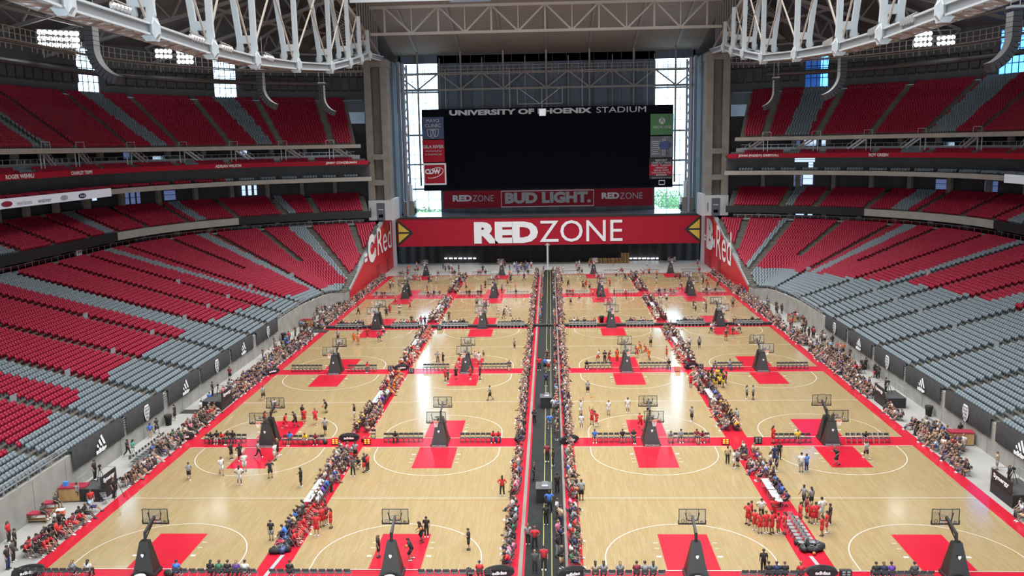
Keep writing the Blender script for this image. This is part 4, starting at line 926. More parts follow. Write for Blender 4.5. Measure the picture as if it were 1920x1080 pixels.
p=ground(120,940);mb=MB();mb.rings([[(x,y,z) for x,y in ((-.2,-.15),(.2,-.15),(.2,.15),(-.2,.15))] for z in (1.32,1.7)]);o=tag(mb.build('water_box',BLUE),'blue box on the near left wooden cabinet','box');o.location=(p[0]+.2,p[1]+.2,0)
p=ground(358,772);mb=MB();mb.box((0,0,.01),(2.4,1.5,.02));o=tag(mb.build('floor_mat',CLOTHB),'dark rectangular mat on the concrete below the left banners','mat');o.location=(p[0],p[1],0)
p=ground(590,622);mb=MB();mb.box((0,0,.06),(4.4,1.5,.12));o=tag(mb.build('floor_mat',CLOTHB),'black mat at the left end of the long barrier','mat');o.location=(p[0],p[1],0)
def popup(px,py,rz,label,L=2.1,h=.9):
    p=ground(px,py);T=thing('popup_banner',label,'banner',(p[0],p[1],.03),rz,'oval pop-up banners');mb=MB();rs=[]
    for q in (-.22,.22):rs.append([(L/2*math.cos(t),q*(1-abs(math.sin(t))*.8),max(0,h*.46+h*.54*math.sin(t))) for t in np.linspace(0,2*PI,22,False)])
    mb.rings(rs);mb.build('cover',CLOTHB,T);letters('adidas',(-.5,-.2,h*.35),(1,0,0),(0,0,1),1.0,.25,SIGNW,T,.04,.08)
for px,py,rz,lb in ((54,1082,.5,'black oval pop-up banner at the bottom left corner'),(345,826,.45,'black oval pop-up banner on the left sideline beside the first gap'),(655,828,.1,'black oval pop-up banner between the two left courts, first gap'),(753,695,.4,'black oval pop-up banner between the two left courts, second gap'),(936,1083,.15,'black oval pop-up banner at the bottom edge beside the central aisle'),(1540,1083,0,'black oval pop-up banner at the bottom edge of the right red strip'),(1067,832,.5,'black oval pop-up banner by the aisle at the first gap'),(1295,692,.6,'black oval pop-up banner between the two right courts, second gap'),(510,702,.8,'black oval pop-up banner on the left sideline beside the second gap'),(975,826,1.2,'black oval pop-up banner left of the aisle, first gap'),(1072,1085,.3,'black oval pop-up banner right of the aisle at the bottom edge')):popup(px,py,rz,lb)
def cube(px,py,label,lit,m):
    p=ground(px,py);T=thing('score_display',label,'scoreboard',(p[0],p[1],.03),0,'small score displays');mb=MB();mb.box((0,0,.35),(.75,.3,.6));mb.build('case',m,T)
    mb=MB()
    for x in (-.16,.16):
        for z in (.2,.38,.56):mb.box((x,-.16,z),(.2,.02,.1))
    mb.build('digits',lit,T);mb=MB();mb.box((0,0,.03),(.5,.4,.06));mb.build('foot',BLACK,T)
LIT=mat('digit_lit',(.8,.2,.02),.4,emit=(1,.35,.05),es=2.5)
for px,py,lb,m in ((629,834,'small lit red score display on the leftmost court side, first gap',REDF),(689,834,'small lit red score display on the second court side, first gap',REDF),(1360,834,'small lit red score display between the right courts, first gap',REDF),(1421,832,'dark score display on the rightmost court side, first gap',BLACK),(733,695,'brown score display on the leftmost court side, second gap',BLACK),(771,700,'brown score display on the second court side, second gap',BLACK),(1270,697,'orange score display on the third court side, second gap',ORANGE),(1313,692,'brown score display on the rightmost court side, second gap',BLACK),(824,619,'brown score display on the second court side at the barrier',BLACK),(1585,1086,'large black score display at the bottom edge of the rightmost court',BLACK)):cube(px,py,lb,LIT if 'lit' in lb else GREY,m)
def table(x,y,rz,label,l=2.4):
    T=thing('scorer_table',label,'table',(x,y,.03),rz,'scorer tables');mb=MB();mb.box((0,0,.73),(.6,l,.05));mb.build('top',TABLEM,T)
    for yy in (-l/2+.2,l/2-.2):
        mb=MB();mb.bar((-.25,yy,0),(-.25,yy,.7),.04);mb.bar((.25,yy,0),(.25,yy,.7),.04);mb.bar((-.25,yy,.05),(.25,yy,.05),.04);mb.build('leg',GREY,T)
    for k in range(2):
        mb=MB();mb.box((x+.05,y-.5+k,.03+.77),(.25,.34,.02));mb.box((x+.18,y-.5+k,.03+.9),(.02,.34,.24));tag(mb.build('laptop',[GREY,SILV][k]),'laptop open on the %s, %s one'%(label.replace('white folding ',''),('nearer','farther')[k]),'laptop')
TABS=[]
for r in range(4):
    for sx,sd in ((-1,'left'),(1,'right')):
        x=sx*(IA+CW+IB/2)-.3;
        for k in range(2):table(x,Y0[r]+H-1.3+k*2.6,0,'white folding scorer table on the %s strip, %s row, %s half'%(sd,ROWN[r],('near','far')[k]))
def bag(px,py,rz,label,m,k=1):
    p=ground(px,py);T=thing('duffel_bag',label,'bag',(p[0],p[1],.03),rz,'bags on the red strips');mb=MB();rs=[]
    for q,rr in ((-.36,.05),(-.34,.17),(-.2,.22),(.2,.22),(.34,.17),(.36,.05)):rs.append([(q*k,rr*k*1.1*math.cos(t),.2*k+rr*k*.92*math.sin(t)) for t in np.linspace(0,2*PI,10,False)])
    mb.rings(rs);mb.build('body',m,T,True);mb=MB();mb.tube([(-.2*k,0,.38*k),(-.1*k,.02,.52*k),(.1*k,.02,.52*k),(.2*k,0,.38*k)],.018,5);mb.build('handle',GREY,T)
i=0
for px,py in ((515,1038),(522,1032),(531,1036),(539,1033),(528,1023),(541,1024),(550,1018),(536,1014),(551,1010),(559,1005)):bag(px,py,i*.7,'dark sports bag in the near pile on the left red strip, %s'%ORD[i],[CLOTHB,BLACK,NAVY,CLOTHB,VINYL][i%5],1.1);i+=1
i=0
for px,py in ((1498,1022),(1511,1024),(1506,1034),(1522,1036),(1534,1034),(1519,1027),(1531,1024),(1537,1028)):bag(px,py,i*.9,'black sports bag in the pile at the near end of the right strip, %s'%ORD[i],[BLACK,CLOTHB][i%2],1.0);i+=1
for j,(px,py) in enumerate(((1076,907),(684,828),(610,832),(755,684),(1288,684),(880,1077),(318,1080))):bag(px,py,j,'single %s sports bag %s'%(('blue','black','dark','grey','black','black','black')[j],('by the aisle on the third court','beside the pop-up banner in the first gap','near the leftmost score display','by the left strip, second gap','by the right strip, second gap','at the bottom edge near the second court','at the bottom edge near the leftmost court')[j]),[NAVY,BLACK,CLOTHB,GREY,BLACK,CLOTHB,BLACK][j])
mb=MB()
for sx in (-1,1):
    a=Vector((sx*(IA+CW+IB*.6),56.4,.055));b=Vector((sx*(IA+CW+IB*.45),60.2,.055));mb.bar(a,b,.28,.012)
struct(mb.build('floor_cable_cover',GREY))
ball=MB();n=10;ball.lathe([(.001,0)]+[(.12*math.sin(PI*k/8),.12-.12*math.cos(PI*k/8)) for k in range(1,8)]+[(.001,.24)],(0,0,0),12);bme=ball.mesh('basketball',BALLM,True)
def ballat(px,py,Y,label):p=at(px,py,Y);tag(link('basketball',bme,None,(p[0],p[1],max(p[2]-.12,.06))),label,'ball','basketballs')
def bg(px,py,pf,label):g=ground(*pf);ballat(px,py,g[1]-.3,label)
bg(789,991,(791,1017),'basketball at the hand of the tall player beside the second court key')
bg(762,1024,(771,1051),'basketball held by the player in the second court key')
bg(1082,916,(1090,939),'basketball held by the grey-shirted referee beside the aisle')
bg(605,762,(612,774),'basketball dribbled on the leftmost court, second row')
p=ground(1109,753);tag(link('basketball',bme,None,(p[0],p[1],.45)),'basketball in the air on the third court, second row','ball','basketballs')
p=ground(1524,1038);tag(link('basketball',bme,None,(p[0],p[1]-.3,.05)),'basketball lying by the bag pile on the right strip','ball','basketballs')
# ---------------------------------------------------------------- stadium seats
def outline():
    B=[(-.245,-.06,.36),(.245,-.06,.36),(.256,-.15,.70),(.20,-.185,.86),(-.20,-.185,.86),(-.256,-.15,.70)]
    F=[(x,y+.05,z) for x,y,z in B];return B,F
def seat_parts():
    B,F=outline();b=MB();b.add(B+F,[(0,1,2,5),(5,2,3,4),(6,11,8,7),(11,10,9,8),(0,6,7,1),(1,7,8,2),(2,8,9,3),(3,9,10,4),(4,10,11,5),(5,11,6,0)])
    p=MB();p.add([(-.21,.02,.36),(.21,.02,.36),(.21,-.08,.69),(-.21,-.08,.69),(-.2,.13,.34),(.2,.13,.34),(.2,.01,.67),(-.2,.01,.67)],[(0,1,2,3),(7,6,5,4),(0,4,5,1),(1,5,6,2),(2,6,7,3),(3,7,4,0)])
    k=MB();k.box((0,-.1,.2),(.07,.16,.40));return b,p,k
sbk,spn,sbr=seat_parts()
def scol(tier,s,u,t):
    """True = grey"""
    if tier=='lower':
        th=np.interp(u,[0,3,4,5,6,7,8,9,10,11.3,13,13.5,14.9,17],[.05,.09,.13,.16,.19,.18,.17,.16,.11,.07,.04,.04,.11,.12]) if s<0 else np.interp(u,[0,7,8,8.9,9.7,11,12.3,13,14.8,15.5,17],[.5,.48,.46,.43,.39,.27,.23,.21,.24,.25,.25])
        if t<th:return True
        st=[(1.5,1.95),(4.57,5),(7.45,7.96),(10.32+.30*(1-t),10.56+.26*(1-t)),(12.52,12.77),(14.5+.25*(1-t),14.93)] if s<0 else [(1.6,2.0),(4.5,4.9),(7.2,7.6),(9.8,10.12),(12.36,12.63),(14.98+.1*(1-t),15.18+.12*(1-t))]
    elif tier=='club':st=[(4.5,4.9),(7.55,8.05),(10.4,10.64),(12.52,12.73),(14.54,14.7)] if s<0 else [(5,5.4),(8,8.4),(10.05,10.4),(12.56,12.9),(14.95,15.17)]
    elif tier=='suite':return (u>13.3) if s<0 else True
    elif tier=='rows':st=[(8.6,9.0),(12.52,12.8)] if s<0 else [(12.5,12.9),(14.9,15.2)]
    else:st=[(5.8,6.3),(8.93,9.3),(11.6+(1-t)*.2,11.93+(1-t)*.2),(13.8+(1-t)*.2,14.15+(1-t)*.2)] if s<0 else [(14.72,15.2),(11.8,12.32),(9.3,9.7),(6.5,7)]
    return any(a<=u<=b for a,b in st)
def rowsurf(r,z):
    def f(u,t):
        x,y=off(u,r);return x,y,z+0*u
    return f
SE=[]  # x,y,z,dirx,diry,grey,tier,side,block,row,k
def fill(tier,s,surf,n,umax,ais,pitch,lift=0.,u0=1):
    for i in range(n):
        t=i/n;act=[u for u,tm in ais if t>=tm and u>=u0]+[umax];act=[u0]+[u for u in act if u>u0];act=sorted(set(act))
        for bi,(a,b) in enumerate(zip(act,act[1:])):
            uu=np.linspace(a,b,12);x,y,z=surf(uu,t+.45/n);L=np.concatenate([[0],np.cumsum(np.hypot(np.diff(x),np.diff(y)))])
            T=L[-1]-1.3
            if T<.5:continue
            m=int(T/pitch)
            if m<1:continue
            ss=.65+(T-m*pitch)/2+pitch*(np.arange(m)+.5);xs=np.interp(ss,L,x);ys=np.interp(ss,L,y);us=np.interp(ss,L,uu);dx,dy=bD(us);zt=float(np.mean(surf(uu,t)[2]));zz=np.interp(ss,L,surf(uu,t)[2])
            for k in range(m):
                if xs[k]<39.2:continue
                px,py,w=proj(s*xs[k],ys[k],zz[k])
                if w<5 or px<-120 or px>2040 or py>1200 or py<-60:continue
                SE.append((s*xs[k],ys[k],zz[k]+lift,-s*dx[k],-dy[k],scol(tier,s,us[k],t),tier,s,bi,i,k,px,py,w))
for s in (-1,1):
    fill('lower',s,lower,42,16.9,AIS['lower'],.53)
    fill('club',s,club,12,16.35,AIS['club'],.56)
    fill('upper',s,upper,24,16.2,AIS['upper'],.58)
    for r,z in ((1.9,26.1),(2.9,26.5)):fill('rows',s,rowsurf(r,z),1,16.2,AIS['club'],.56)
    for r,z in ((1.2,22.6),(2.3,22.6)):fill('suite',s,rowsurf(r,z),1,16.3,[(u,0) for u in np.arange(5,16.2,.45)],.62)
order=sorted(range(len(SE)),key=lambda i:SE[i][13] if (0<SE[i][11]<1920 and 0<SE[i][12]<1080) else 1e9)
IND=set(order[:300])
proto={}
for g,m in ((False,SEATR),(True,SEATG)):
    root=sbr.mesh('bracket',GREY);proto[g]=(root,sbk.mesh('backrest',m,True),spn.mesh('seat',m,True))
bl={}
for s in (-1,1):
    bs=sorted({SE[i][8] for i in IND if SE[i][7]==s});
    for q,b in enumerate(bs):bl[(s,b)]=ORD[q]
cnt=0
for i in sorted(IND,key=lambda i:(SE[i][7],SE[i][8],SE[i][9],SE[i][10])):
    q=SE[i];rz=math.atan2(q[4],q[3])-PI/2
    g=bool(q[5]);o=link('stadium_seat',proto[g][0],None,(q[0],q[1],q[2]),rz)
    tag(o,'%s stadium seat, %s row up, %s along, %s block on the %s side'%('grey' if g else 'red',ordn(q[9]),ordn(q[10]),bl[(q[7],q[8])],'left' if q[7]<0 else 'right'),'stadium seat','%s stadium seats'%('grey' if g else 'red'))
    link('backrest',proto[g][1],o);link('seat',proto[g][2],o)
# everything past the three hundred nearest seats
bv=np.array(sbk.v+spn.v+sbr.v);nb_,np_=len(sbk.v),len(spn.v);fs=list(sbk.f)+[tuple(a+nb_ for a in f) for f in spn.f]+[tuple(a+nb_+np_ for a in f) for f in sbr.f[2:]]
ctr=np.array([i for i in range(len(SE)) if i not in IND]);N=len(ctr)
P=np.array([[SE[i][0],SE[i][1],SE[i][2],SE[i][3],SE[i][4],SE[i][5]] for i in ctr],float)
c=P[:,4];sn=-P[:,3]   # local +y -> (dx,dy): rz=atan2(dy,dx)-pi/2 ; cos=dy, sin=-dx
X=P[:,0:1]+c[:,None]*bv[None,:,0]-sn[:,None]*bv[None,:,1];Yv=P[:,1:2]+sn[:,None]*bv[None,:,0]+c[:,None]*bv[None,:,1];Zv=P[:,2:3]+bv[None,:,2]
V=np.stack([X,Yv,Zv],2).reshape(-1,3)
fl=np.array([len(f) for f in fs]);fi=np.concatenate([np.array(f) for f in fs]);nv=len(bv)
li=(fi[None,:]+(np.arange(N)*nv)[:,None]).ravel();tot=np.tile(fl,N)
me=bpy.data.meshes.new('stadium_seats');me.vertices.add(len(V));me.vertices.foreach_set('co',V.ravel());me.loops.add(len(li));me.loops.foreach_set('vertex_index',li.astype(np.int32))
me.polygons.add(len(tot));st=np.concatenate([[0],np.cumsum(tot)[:-1]]);me.polygons.foreach_set('loop_start',st.astype(np.int32))
me.materials.append(SEATR);me.materials.append(SEATG);me.polygons.foreach_set('material_index',np.repeat(P[:,5].astype(np.int32),len(fl)))
me.update(calc_edges=True)
stuff(link('stadium_seats',me),'thousands of red and grey folding seats filling both stands','stadium seats')
print('SEATS',len(SE))
# small grey guard boards at the heads of the aisles
BO=MB();BO.box((0,0,.5),(1.0,.06,.7));BO.box((0,0,.88),(1.06,.08,.06));bme=BO.mesh('aisle_guard',GREY)
for s,sd in ((-1,'left'),(1,'right')):
    n=0
    for u in [3,4,5,6,7,8,8.97,9.87,10.93,12.88]:
        for t in (.27,.52):
            if (s>0 and u<5) or (t>.5 and u%2<1):continue
            x,y,z=lower(u,t);o=link('aisle_guard',bme,None,(s*float(x),float(y),float(z)),math.atan2(float(bD(u)[1]),s*float(bD(u)[0]))-PI/2)
            tag(o,'grey guard board in a %s stand aisle, %s from the camera, %s rows'%(sd,ORD[n],'lower' if t<.4 else 'upper'),'guard board','aisle guard boards');n+=1
PDATA="""355 900 walk g kS 20 1A
416 891 walk w wS 30 1A
450 910 stand w wS 180 1A
434 861 stand k kS 60 1A
450 865 stand k kS 60 1A
459 885 stand w wS 200 1A
485 859 walk g kT 90 1A
516 864 stand w wS 250 1A
521 857 stand k kS 270 1A
507 897 stand k kS 30 1A
565 914 point k kS 270 1A
509 1014 stand k gS 0 1A
9 1017 stand r kT 90 LF
16 1067 stand k nT 90 LF
26 1053 stand c kT 90 LF
30 1032 stand k kT 120 LF
104 997 stand w kS 150 LF
146 940 stand g kS 180 LF
172 955 stand r wT 40 LF
214 933 stand k kT 90 LF
240 855 walk k kT 90 LF
251 857 walk z wT 90 LF
268 822 stand b tT 30 LF
283 813 walk k kS 60 LF
662 894 stand c kT 0 1B
667 860 stand g kS 0 1B
672 880 crouch k kS 0 1B
684 886 stand k rS 240 1B
690 885 stand r kT 240 1B
622 922 stand g kT 90 1B
594 1006 stand r rS 180 1B
604 989 stand r rS 220 1B
610 976 stand r rS 250 1B
621 991 stand r rS 270 1B
612 985 stand m rS 240 1B
791 1017 dribble k kS 300 1B
800 1008 stand k kT 0 1B
710 1046 stand k kS 90 1B
771 1051 dribble k kS 270 1B
879 1032 stand k kS 280 1B
942 930 stand r kT 180 1B
1090 939 stand g kS 180 1C
966 899 stand r rS 90 1B
1402 985 stand r rS 120 1C
1415 995 stand r rS 160 1C
1425 1001 stand r rS 180 1C
1436 1001 stand r rS 200 1C
1408 978 stand r rS 60 1C
1427 975 stand w kT 0 1C
1447 1002 stand r rS 220 1C
1459 1002 stand r rS 230 1C
1471 1002 stand r rS 260 1C
1450 975 stand r rS 0 1C
1364 870 stand t kT 0 1C
1376 879 stand w wS 60 1C
1383 875 stand g kS 300 1C
1431 1075 stand k kT 180 1C
1502 886 stand w gS 180 1D
1512 885 stand b nT 200 1D
1444 882 stand w nS 90 1D
1456 885 stand n nS 270 1D
1461 862 stand k kT 0 1D
1452 870 stand n nS 0 1D
1569 874 run k kS 280 1D
1624 861 walk g kS 200 1D
1507 949 walk g kS 300 1D
1521 950 stand g kS 200 1D
1520 982 stand r rS 120 1D
1529 984 stand r rS 180 1D
1541 1006 stand r rS 230 1D
1550 1000 stand r rS 250 1D
1540 975 stand w wS 200 1D
1556 984 stand k kT 260 1D
1512 972 stand m rS 90 1D
1500 985 stand r rS 90 1D
1869 881 photo t gS 250 RF
494 751 walk g kS 40 2A
516 774 stand w nS 60 2A
534 804 run r rS 90 2A
555 802 run k kS 270 2A
571 794 stand r rS 200 2A
568 788 stand k kS 150 2A
592 797 run r rS 200 2A
612 774 dribble k kS 300 2A
665 787 point k wS 270 2A
610 816 walk g kS 180 2A
498 800 stand r rS 120 2A
919 751 walk g kS 270 2B
821 682 stand g kT 0 2B
831 684 stand k kS 300 2B
840 720 stand k kS 90 2B
855 712 stand k kS 200 2B
882 712 stand r rS 250 2B
900 712 stand k kS 270 2B
891 681 stand w wS 0 2B
898 684 stand w wS 30 2B
907 680 stand k wS 270 2B
835 715 stand r rS 120 2B
860 690 run r wS 90 2B
878 700 stand k rS 0 2B
1102 740 stand g kS 0 2C
1089 781 armsup w wS 30 2C
1090 805 stand w wS 180 2C
1110 797 armsup r rS 330 2C
1119 801 run r rS 300 2C
1141 779 stand w wS 0 2C
1177 775 stand w wS 350 2C
1201 807 run r rS 200 2C
1297 791 stand g kS 300 2C
1216 778 stand c kS 180 2C
1400 749 stand g kS 90 2D
1412 750 stand g kS 270 2D
1336 725 stand k yS 90 2D
1342 728 stand k yS 150 2D
1349 729 stand y kS 180 2D
1356 727 stand k yS 230 2D
1361 722 stand r kT 260 2D
1345 716 stand y kS 0 2D
1352 714 stand k yS 30 2D
1334 714 stand k yS 60 2D
1328 720 stand k kT 90 2D
1295 727 stand r rS 180 2D
1382 787 crouch g kS 200 2D
1449 832 stand r rS 120 2D
664 644 stand o oS 180 3A
672 647 stand o oS 180 3A
689 634 stand r rS 0 3A
712 641 run n nS 270 3A
720 630 run w nS 270 3A
671 627 stand n nS 90 3A
634 640 stand g kS 0 3A
511 651 stand n nT 90 LF
566 636 stand k kT 0 LF
772 610 stand k kT 0 3A
790 612 stand r kT 180 3A
797 612 stand n kT 180 3A
965 656 stand g kS 300 3B
1220 650 stand g kS 0 3C
1120 679 run w rS 90 3C
1141 680 run m rS 90 3C
1134 682 stand k kT 0 3C
1157 677 stand o oS 30 3C
1195 671 run r rS 270 3C
1201 662 run o oS 250 3C
1211 667 run r rS 270 3C
1217 676 run o oS 300 3C
1250 672 stand r rS 270 3C
1292 654 stand w nS 0 3D
1311 654 stand g kS 180 3D
1361 639 stand k rS 180 3D
1374 634 stand k rS 150 3D
1332 625 run w nS 90 3D
1337 624 run b wS 90 3D
1387 625 run w nS 240 3D
1364 630 stand k rS 100 3D
672 590 walk g kS 90 4A
731 589 stand r rS 0 4A
749 589 stand w wS 30 4A
769 581 stand r rS 270 4A
742 572 stand r rS 0 4A
725 595 stand k kS 180 4A
894 575 stand g kS 0 4B
935 595 run w wS 270 4B
944 597 run k kS 90 4B
950 592 run w wS 200 4B
957 594 run w wS 300 4B
911 582 stand k kT 0 4B
897 596 run r wS 90 4B
842 602 stand k kT 0 4B
1070 572 stand g kS 0 4C
1085 565 run r rS 90 4C
1124 562 run k kS 90 4C
1112 560 run r rS 200 4C
1174 561 stand r rS 270 4C
1152 558 stand k kS 270 4C
1239 570 stand w wS 0 4D
1250 567 stand w kS 0 4D
1374 576 stand g kS 0 4D
1304 585 stand w nS 60 4D
1300 579 stand k kS 90 4D
1319 582 stand w wS 270 4D
1324 585 stand k kS 270 4D
1346 586 stand w wS 200 4D
1357 590 stand w wS 300 4D
1011 695 stand r kT 0 CA
1022 695 stand b kS 180 CA
1029 696 stand w rS 180 CA
1026 679 stand k kT 0 CA
1024 725 stand n kT 180 CA
1039 775 stand w gS 180 CA
1031 805 stand b gS 180 CA
1002 797 stand k kT 0 CA
1026 867 stand m kT 0 CA
1001 902 stand k kT 90 CA
1037 875 stand k kT 270 CA
1030 962 stand b kT 0 CA
1024 985 stand k kT 180 CA
1045 925 stand k kT 200 CA
990 1022 stand g kT 180 CA
1003 1030 stand r kT 180 CA
1020 1070 stand r kT 0 CA
1003 1075 stand c kT 180 CA
1690 1000 stand k kT 0 XX
1646 695 stand k kT 0 RF
1614 674 walk k kS 270 RF
1618 700 walk k kS 90 RF
1664 708 stand k kT 180 RF
1668 712 stand c kT 180 RF
1639 708 walk k rS 90 RF
1585 665 stand o kS 0 RF
1578 650 stand k kT 0 RF
1557 661 stand l tS 0 RF
1546 645 stand w kS 0 RF
1803 822 stand k gT 180 RF
1484 615 stand r kT 0 RF
1459 605 stand g kT 0 RF
1498 600 stand k kT 0 RF
1511 604 stand w kS 0 RF
1520 610 stand m wS 0 RF
1532 612 stand k kT 0 RF
1440 582 stand e kT 0 RF
378 777 stand w kT 90 LF
394 762 stand b wS 180 LF
324 788 stand k kS 270 LF
432 735 stand w kT 0 LF
430 712 stand m kS 0 LF
595 592 stand k kT 0 LF
610 588 stand k kT 0 LF
617 590 stand w kT 0 LF
"""
# ---------------------------------------------------------------- people
PC={'k':(.016,.016,.018),'w':(.56,.56,.56),'r':(.50,.022,.03),'g':(.24,.25,.26),'b':(.05,.15,.50),'n':(.02,.028,.09),'y':(.65,.42,.03),'o':(.72,.13,.02),'p':(.12,.05,.30),'m':(.18,.02,.04),'t':(.42,.32,.20),'e':(.04,.16,.09),'l':(.30,.48,.66),'c':(.06,.06,.065),'i':(.65,.2,.33),'z':(.03,.30,.27)}
PN={'k':'black','w':'white','r':'red','g':'grey','b':'blue','n':'navy','y':'yellow','o':'orange','p':'purple','m':'maroon','t':'tan','e':'dark green','l':'light blue','c':'charcoal','i':'pink','z':'teal'}
CM={k:mat('cloth_'+PN[k].replace(' ','_'),v,.8,noise=.12,scale=9) for k,v in PC.items()}
SK=[mat('skin_tone_%s'%n,c,.55) for n,c in (('light',(.38,.225,.165)),('medium',(.33,.18,.115)),('brown',(.16,.08,.05)),('dark',(.075,.04,.027)))]
HR=[mat('hair_%s'%n,c,.6) for n,c in (('black',(.012,.010,.010)),('dark',(.03,.018,.012)),('brown',(.10,.055,.03)),('blond',(.20,.13,.06)))]
SHM=[mat('shoe_white',(.6,.6,.6),.5),mat('shoe_black',(.02,.02,.02),.5)]
FACEM=mat('face_dark',(.03,.015,.015),.5)
BASE=dict(pel=(0,0,.95),wai=(0,0,1.13),che=(0,.01,1.36),nec=(0,-.01,1.5),hea=(0,-.035,1.645),shL=(.185,.01,1.43),elL=(.255,.03,1.17),wrL=(.265,-.05,.93),shR=(-.185,.01,1.43),elR=(-.255,.03,1.17),wrR=(-.265,-.05,.93),hiL=(.095,0,.92),knL=(.11,-.02,.5),anL=(.115,.03,.085),hiR=(-.095,0,.92),knR=(-.11,-.02,.5),anR=(-.115,.03,.085))
def P_(**k):d=dict(BASE);d.update(k);return d
def up(d,dy,dz,ks=('wai','che','nec','hea','shL','shR','elL','elR','wrL','wrR')):
    return d
POSES={
 'stand':P_(),'hips':P_(elL=(.40,.08,1.2),wrL=(.2,-.04,1.02),elR=(-.40,.08,1.2),wrR=(-.2,-.04,1.02),knL=(.15,-.02,.5),anL=(.17,.03,.085),anR=(-.15,.03,.085)),
 'folded':P_(elL=(.25,-.06,1.17),wrL=(-.02,-.22,1.2),elR=(-.25,-.06,1.17),wrR=(.02,-.24,1.16)),
 'walk':P_(knL=(.1,-.16,.52),anL=(.1,-.26,.085),knR=(-.1,.06,.5),anR=(-.1,.36,.15),elL=(.25,.14,1.19),wrL=(.25,.16,.95),elR=(-.25,-.08,1.19),wrR=(-.22,-.28,1.02)),
 'run':P_(wai=(0,-.04,1.13),che=(0,-.12,1.34),nec=(0,-.18,1.47),hea=(0,-.24,1.6),shL=(.185,-.12,1.41),shR=(-.185,-.12,1.41),elL=(.27,.06,1.24),wrL=(.22,-.12,1.1),elR=(-.27,-.26,1.2),wrR=(-.2,-.44,1.3),knL=(.11,-.3,.62),anL=(.11,-.12,.3),knR=(-.1,.06,.5),anR=(-.1,.28,.1)),
 'armsup':P_(elL=(.27,-.06,1.68),wrL=(.2,-.14,1.95),elR=(-.27,-.06,1.68),wrR=(-.2,-.14,1.95),anL=(.15,.03,.085),anR=(-.15,.03,.085)),
 'point':P_(elL=(.45,-.04,1.43),wrL=(.70,-.05,1.44)),
 'dribble':P_(pel=(0,.05,.86),wai=(0,0,1.02),che=(0,-.1,1.24),nec=(0,-.16,1.37),hea=(0,-.2,1.5),shL=(.185,-.1,1.31),shR=(-.185,-.1,1.31),elL=(.28,-.16,1.06),wrL=(.26,-.4,.98),elR=(-.3,-.06,1.06),wrR=(-.34,-.24,.9),hiL=(.1,.05,.83),hiR=(-.1,.05,.83),knL=(.17,-.16,.48),anL=(.2,.0,.085),knR=(-.17,-.1,.47),anR=(-.2,.12,.085)),
 'photo':P_(elL=(.24,-.2,1.33),wrL=(.09,-.3,1.56),elR=(-.24,-.2,1.33),wrR=(-.09,-.3,1.56)),
 'crouch':P_(pel=(0,.12,.42),wai=(0,.06,.6),che=(0,-.06,.84),nec=(0,-.12,.97),hea=(0,-.16,1.1),shL=(.185,-.06,.9),shR=(-.185,-.06,.9),elL=(.26,-.26,.66),wrL=(.14,-.42,.6),elR=(-.26,-.26,.66),wrR=(-.14,-.42,.6),hiL=(.1,.12,.42),hiR=(-.1,.12,.42),knL=(.2,-.26,.5),anL=(.17,.0,.085),knR=(-.2,-.26,.45),anR=(-.17,.06,.085)),
 'sit':P_(pel=(0,.08,.55),wai=(0,.1,.74),che=(0,.07,.97),nec=(0,.04,1.1),hea=(0,.0,1.24),shL=(.185,.07,1.04),shR=(-.185,.07,1.04),elL=(.25,.03,.78),wrL=(.14,-.2,.66),elR=(-.25,.03,.78),wrR=(-.14,-.2,.66),hiL=(.1,.06,.54),hiR=(-.1,.06,.54),knL=(.14,-.37,.52),anL=(.14,-.36,.085),knR=(-.14,-.37,.52),anR=(-.14,-.36,.085)),
 'lean':P_(pel=(0,.08,.55),wai=(0,.02,.73),che=(0,-.12,.92),nec=(0,-.2,1.03),hea=(0,-.27,1.14),shL=(.185,-.12,.98),shR=(-.185,-.12,.98),elL=(.22,-.3,.68),wrL=(.05,-.46,.66),elR=(-.22,-.3,.68),wrR=(-.05,-.48,.64),hiL=(.1,.06,.54),hiR=(-.1,.06,.54),knL=(.18,-.37,.52),anL=(.17,-.32,.085),knR=(-.18,-.37,.52),anR=(-.17,-.4,.085)),
 'legsout':P_(pel=(0,.02,.55),wai=(0,.12,.73),che=(0,.14,.97),nec=(0,.1,1.1),hea=(0,.04,1.23),shL=(.185,.14,1.03),shR=(-.185,.14,1.03),elL=(.27,.06,.79),wrL=(.06,-.14,.72),elR=(-.27,.06,.79),wrR=(-.06,-.16,.7),hiL=(.1,.02,.54),hiR=(-.1,.02,.54),knL=(.11,-.4,.5),anL=(.1,-.72,.1),knR=(-.11,-.4,.5),anR=(-.06,-.74,.12))}
PW={'stand':'standing','hips':'standing hands on hips','folded':'standing arms folded','walk':'walking','run':'running','armsup':'with both arms raised','point':'with one arm held out','dribble':'bent over the ball','photo':'holding a camera up','crouch':'crouching','sit':'sitting upright','lean':'leaning forward in a chair','legsout':'sitting with legs stretched'}
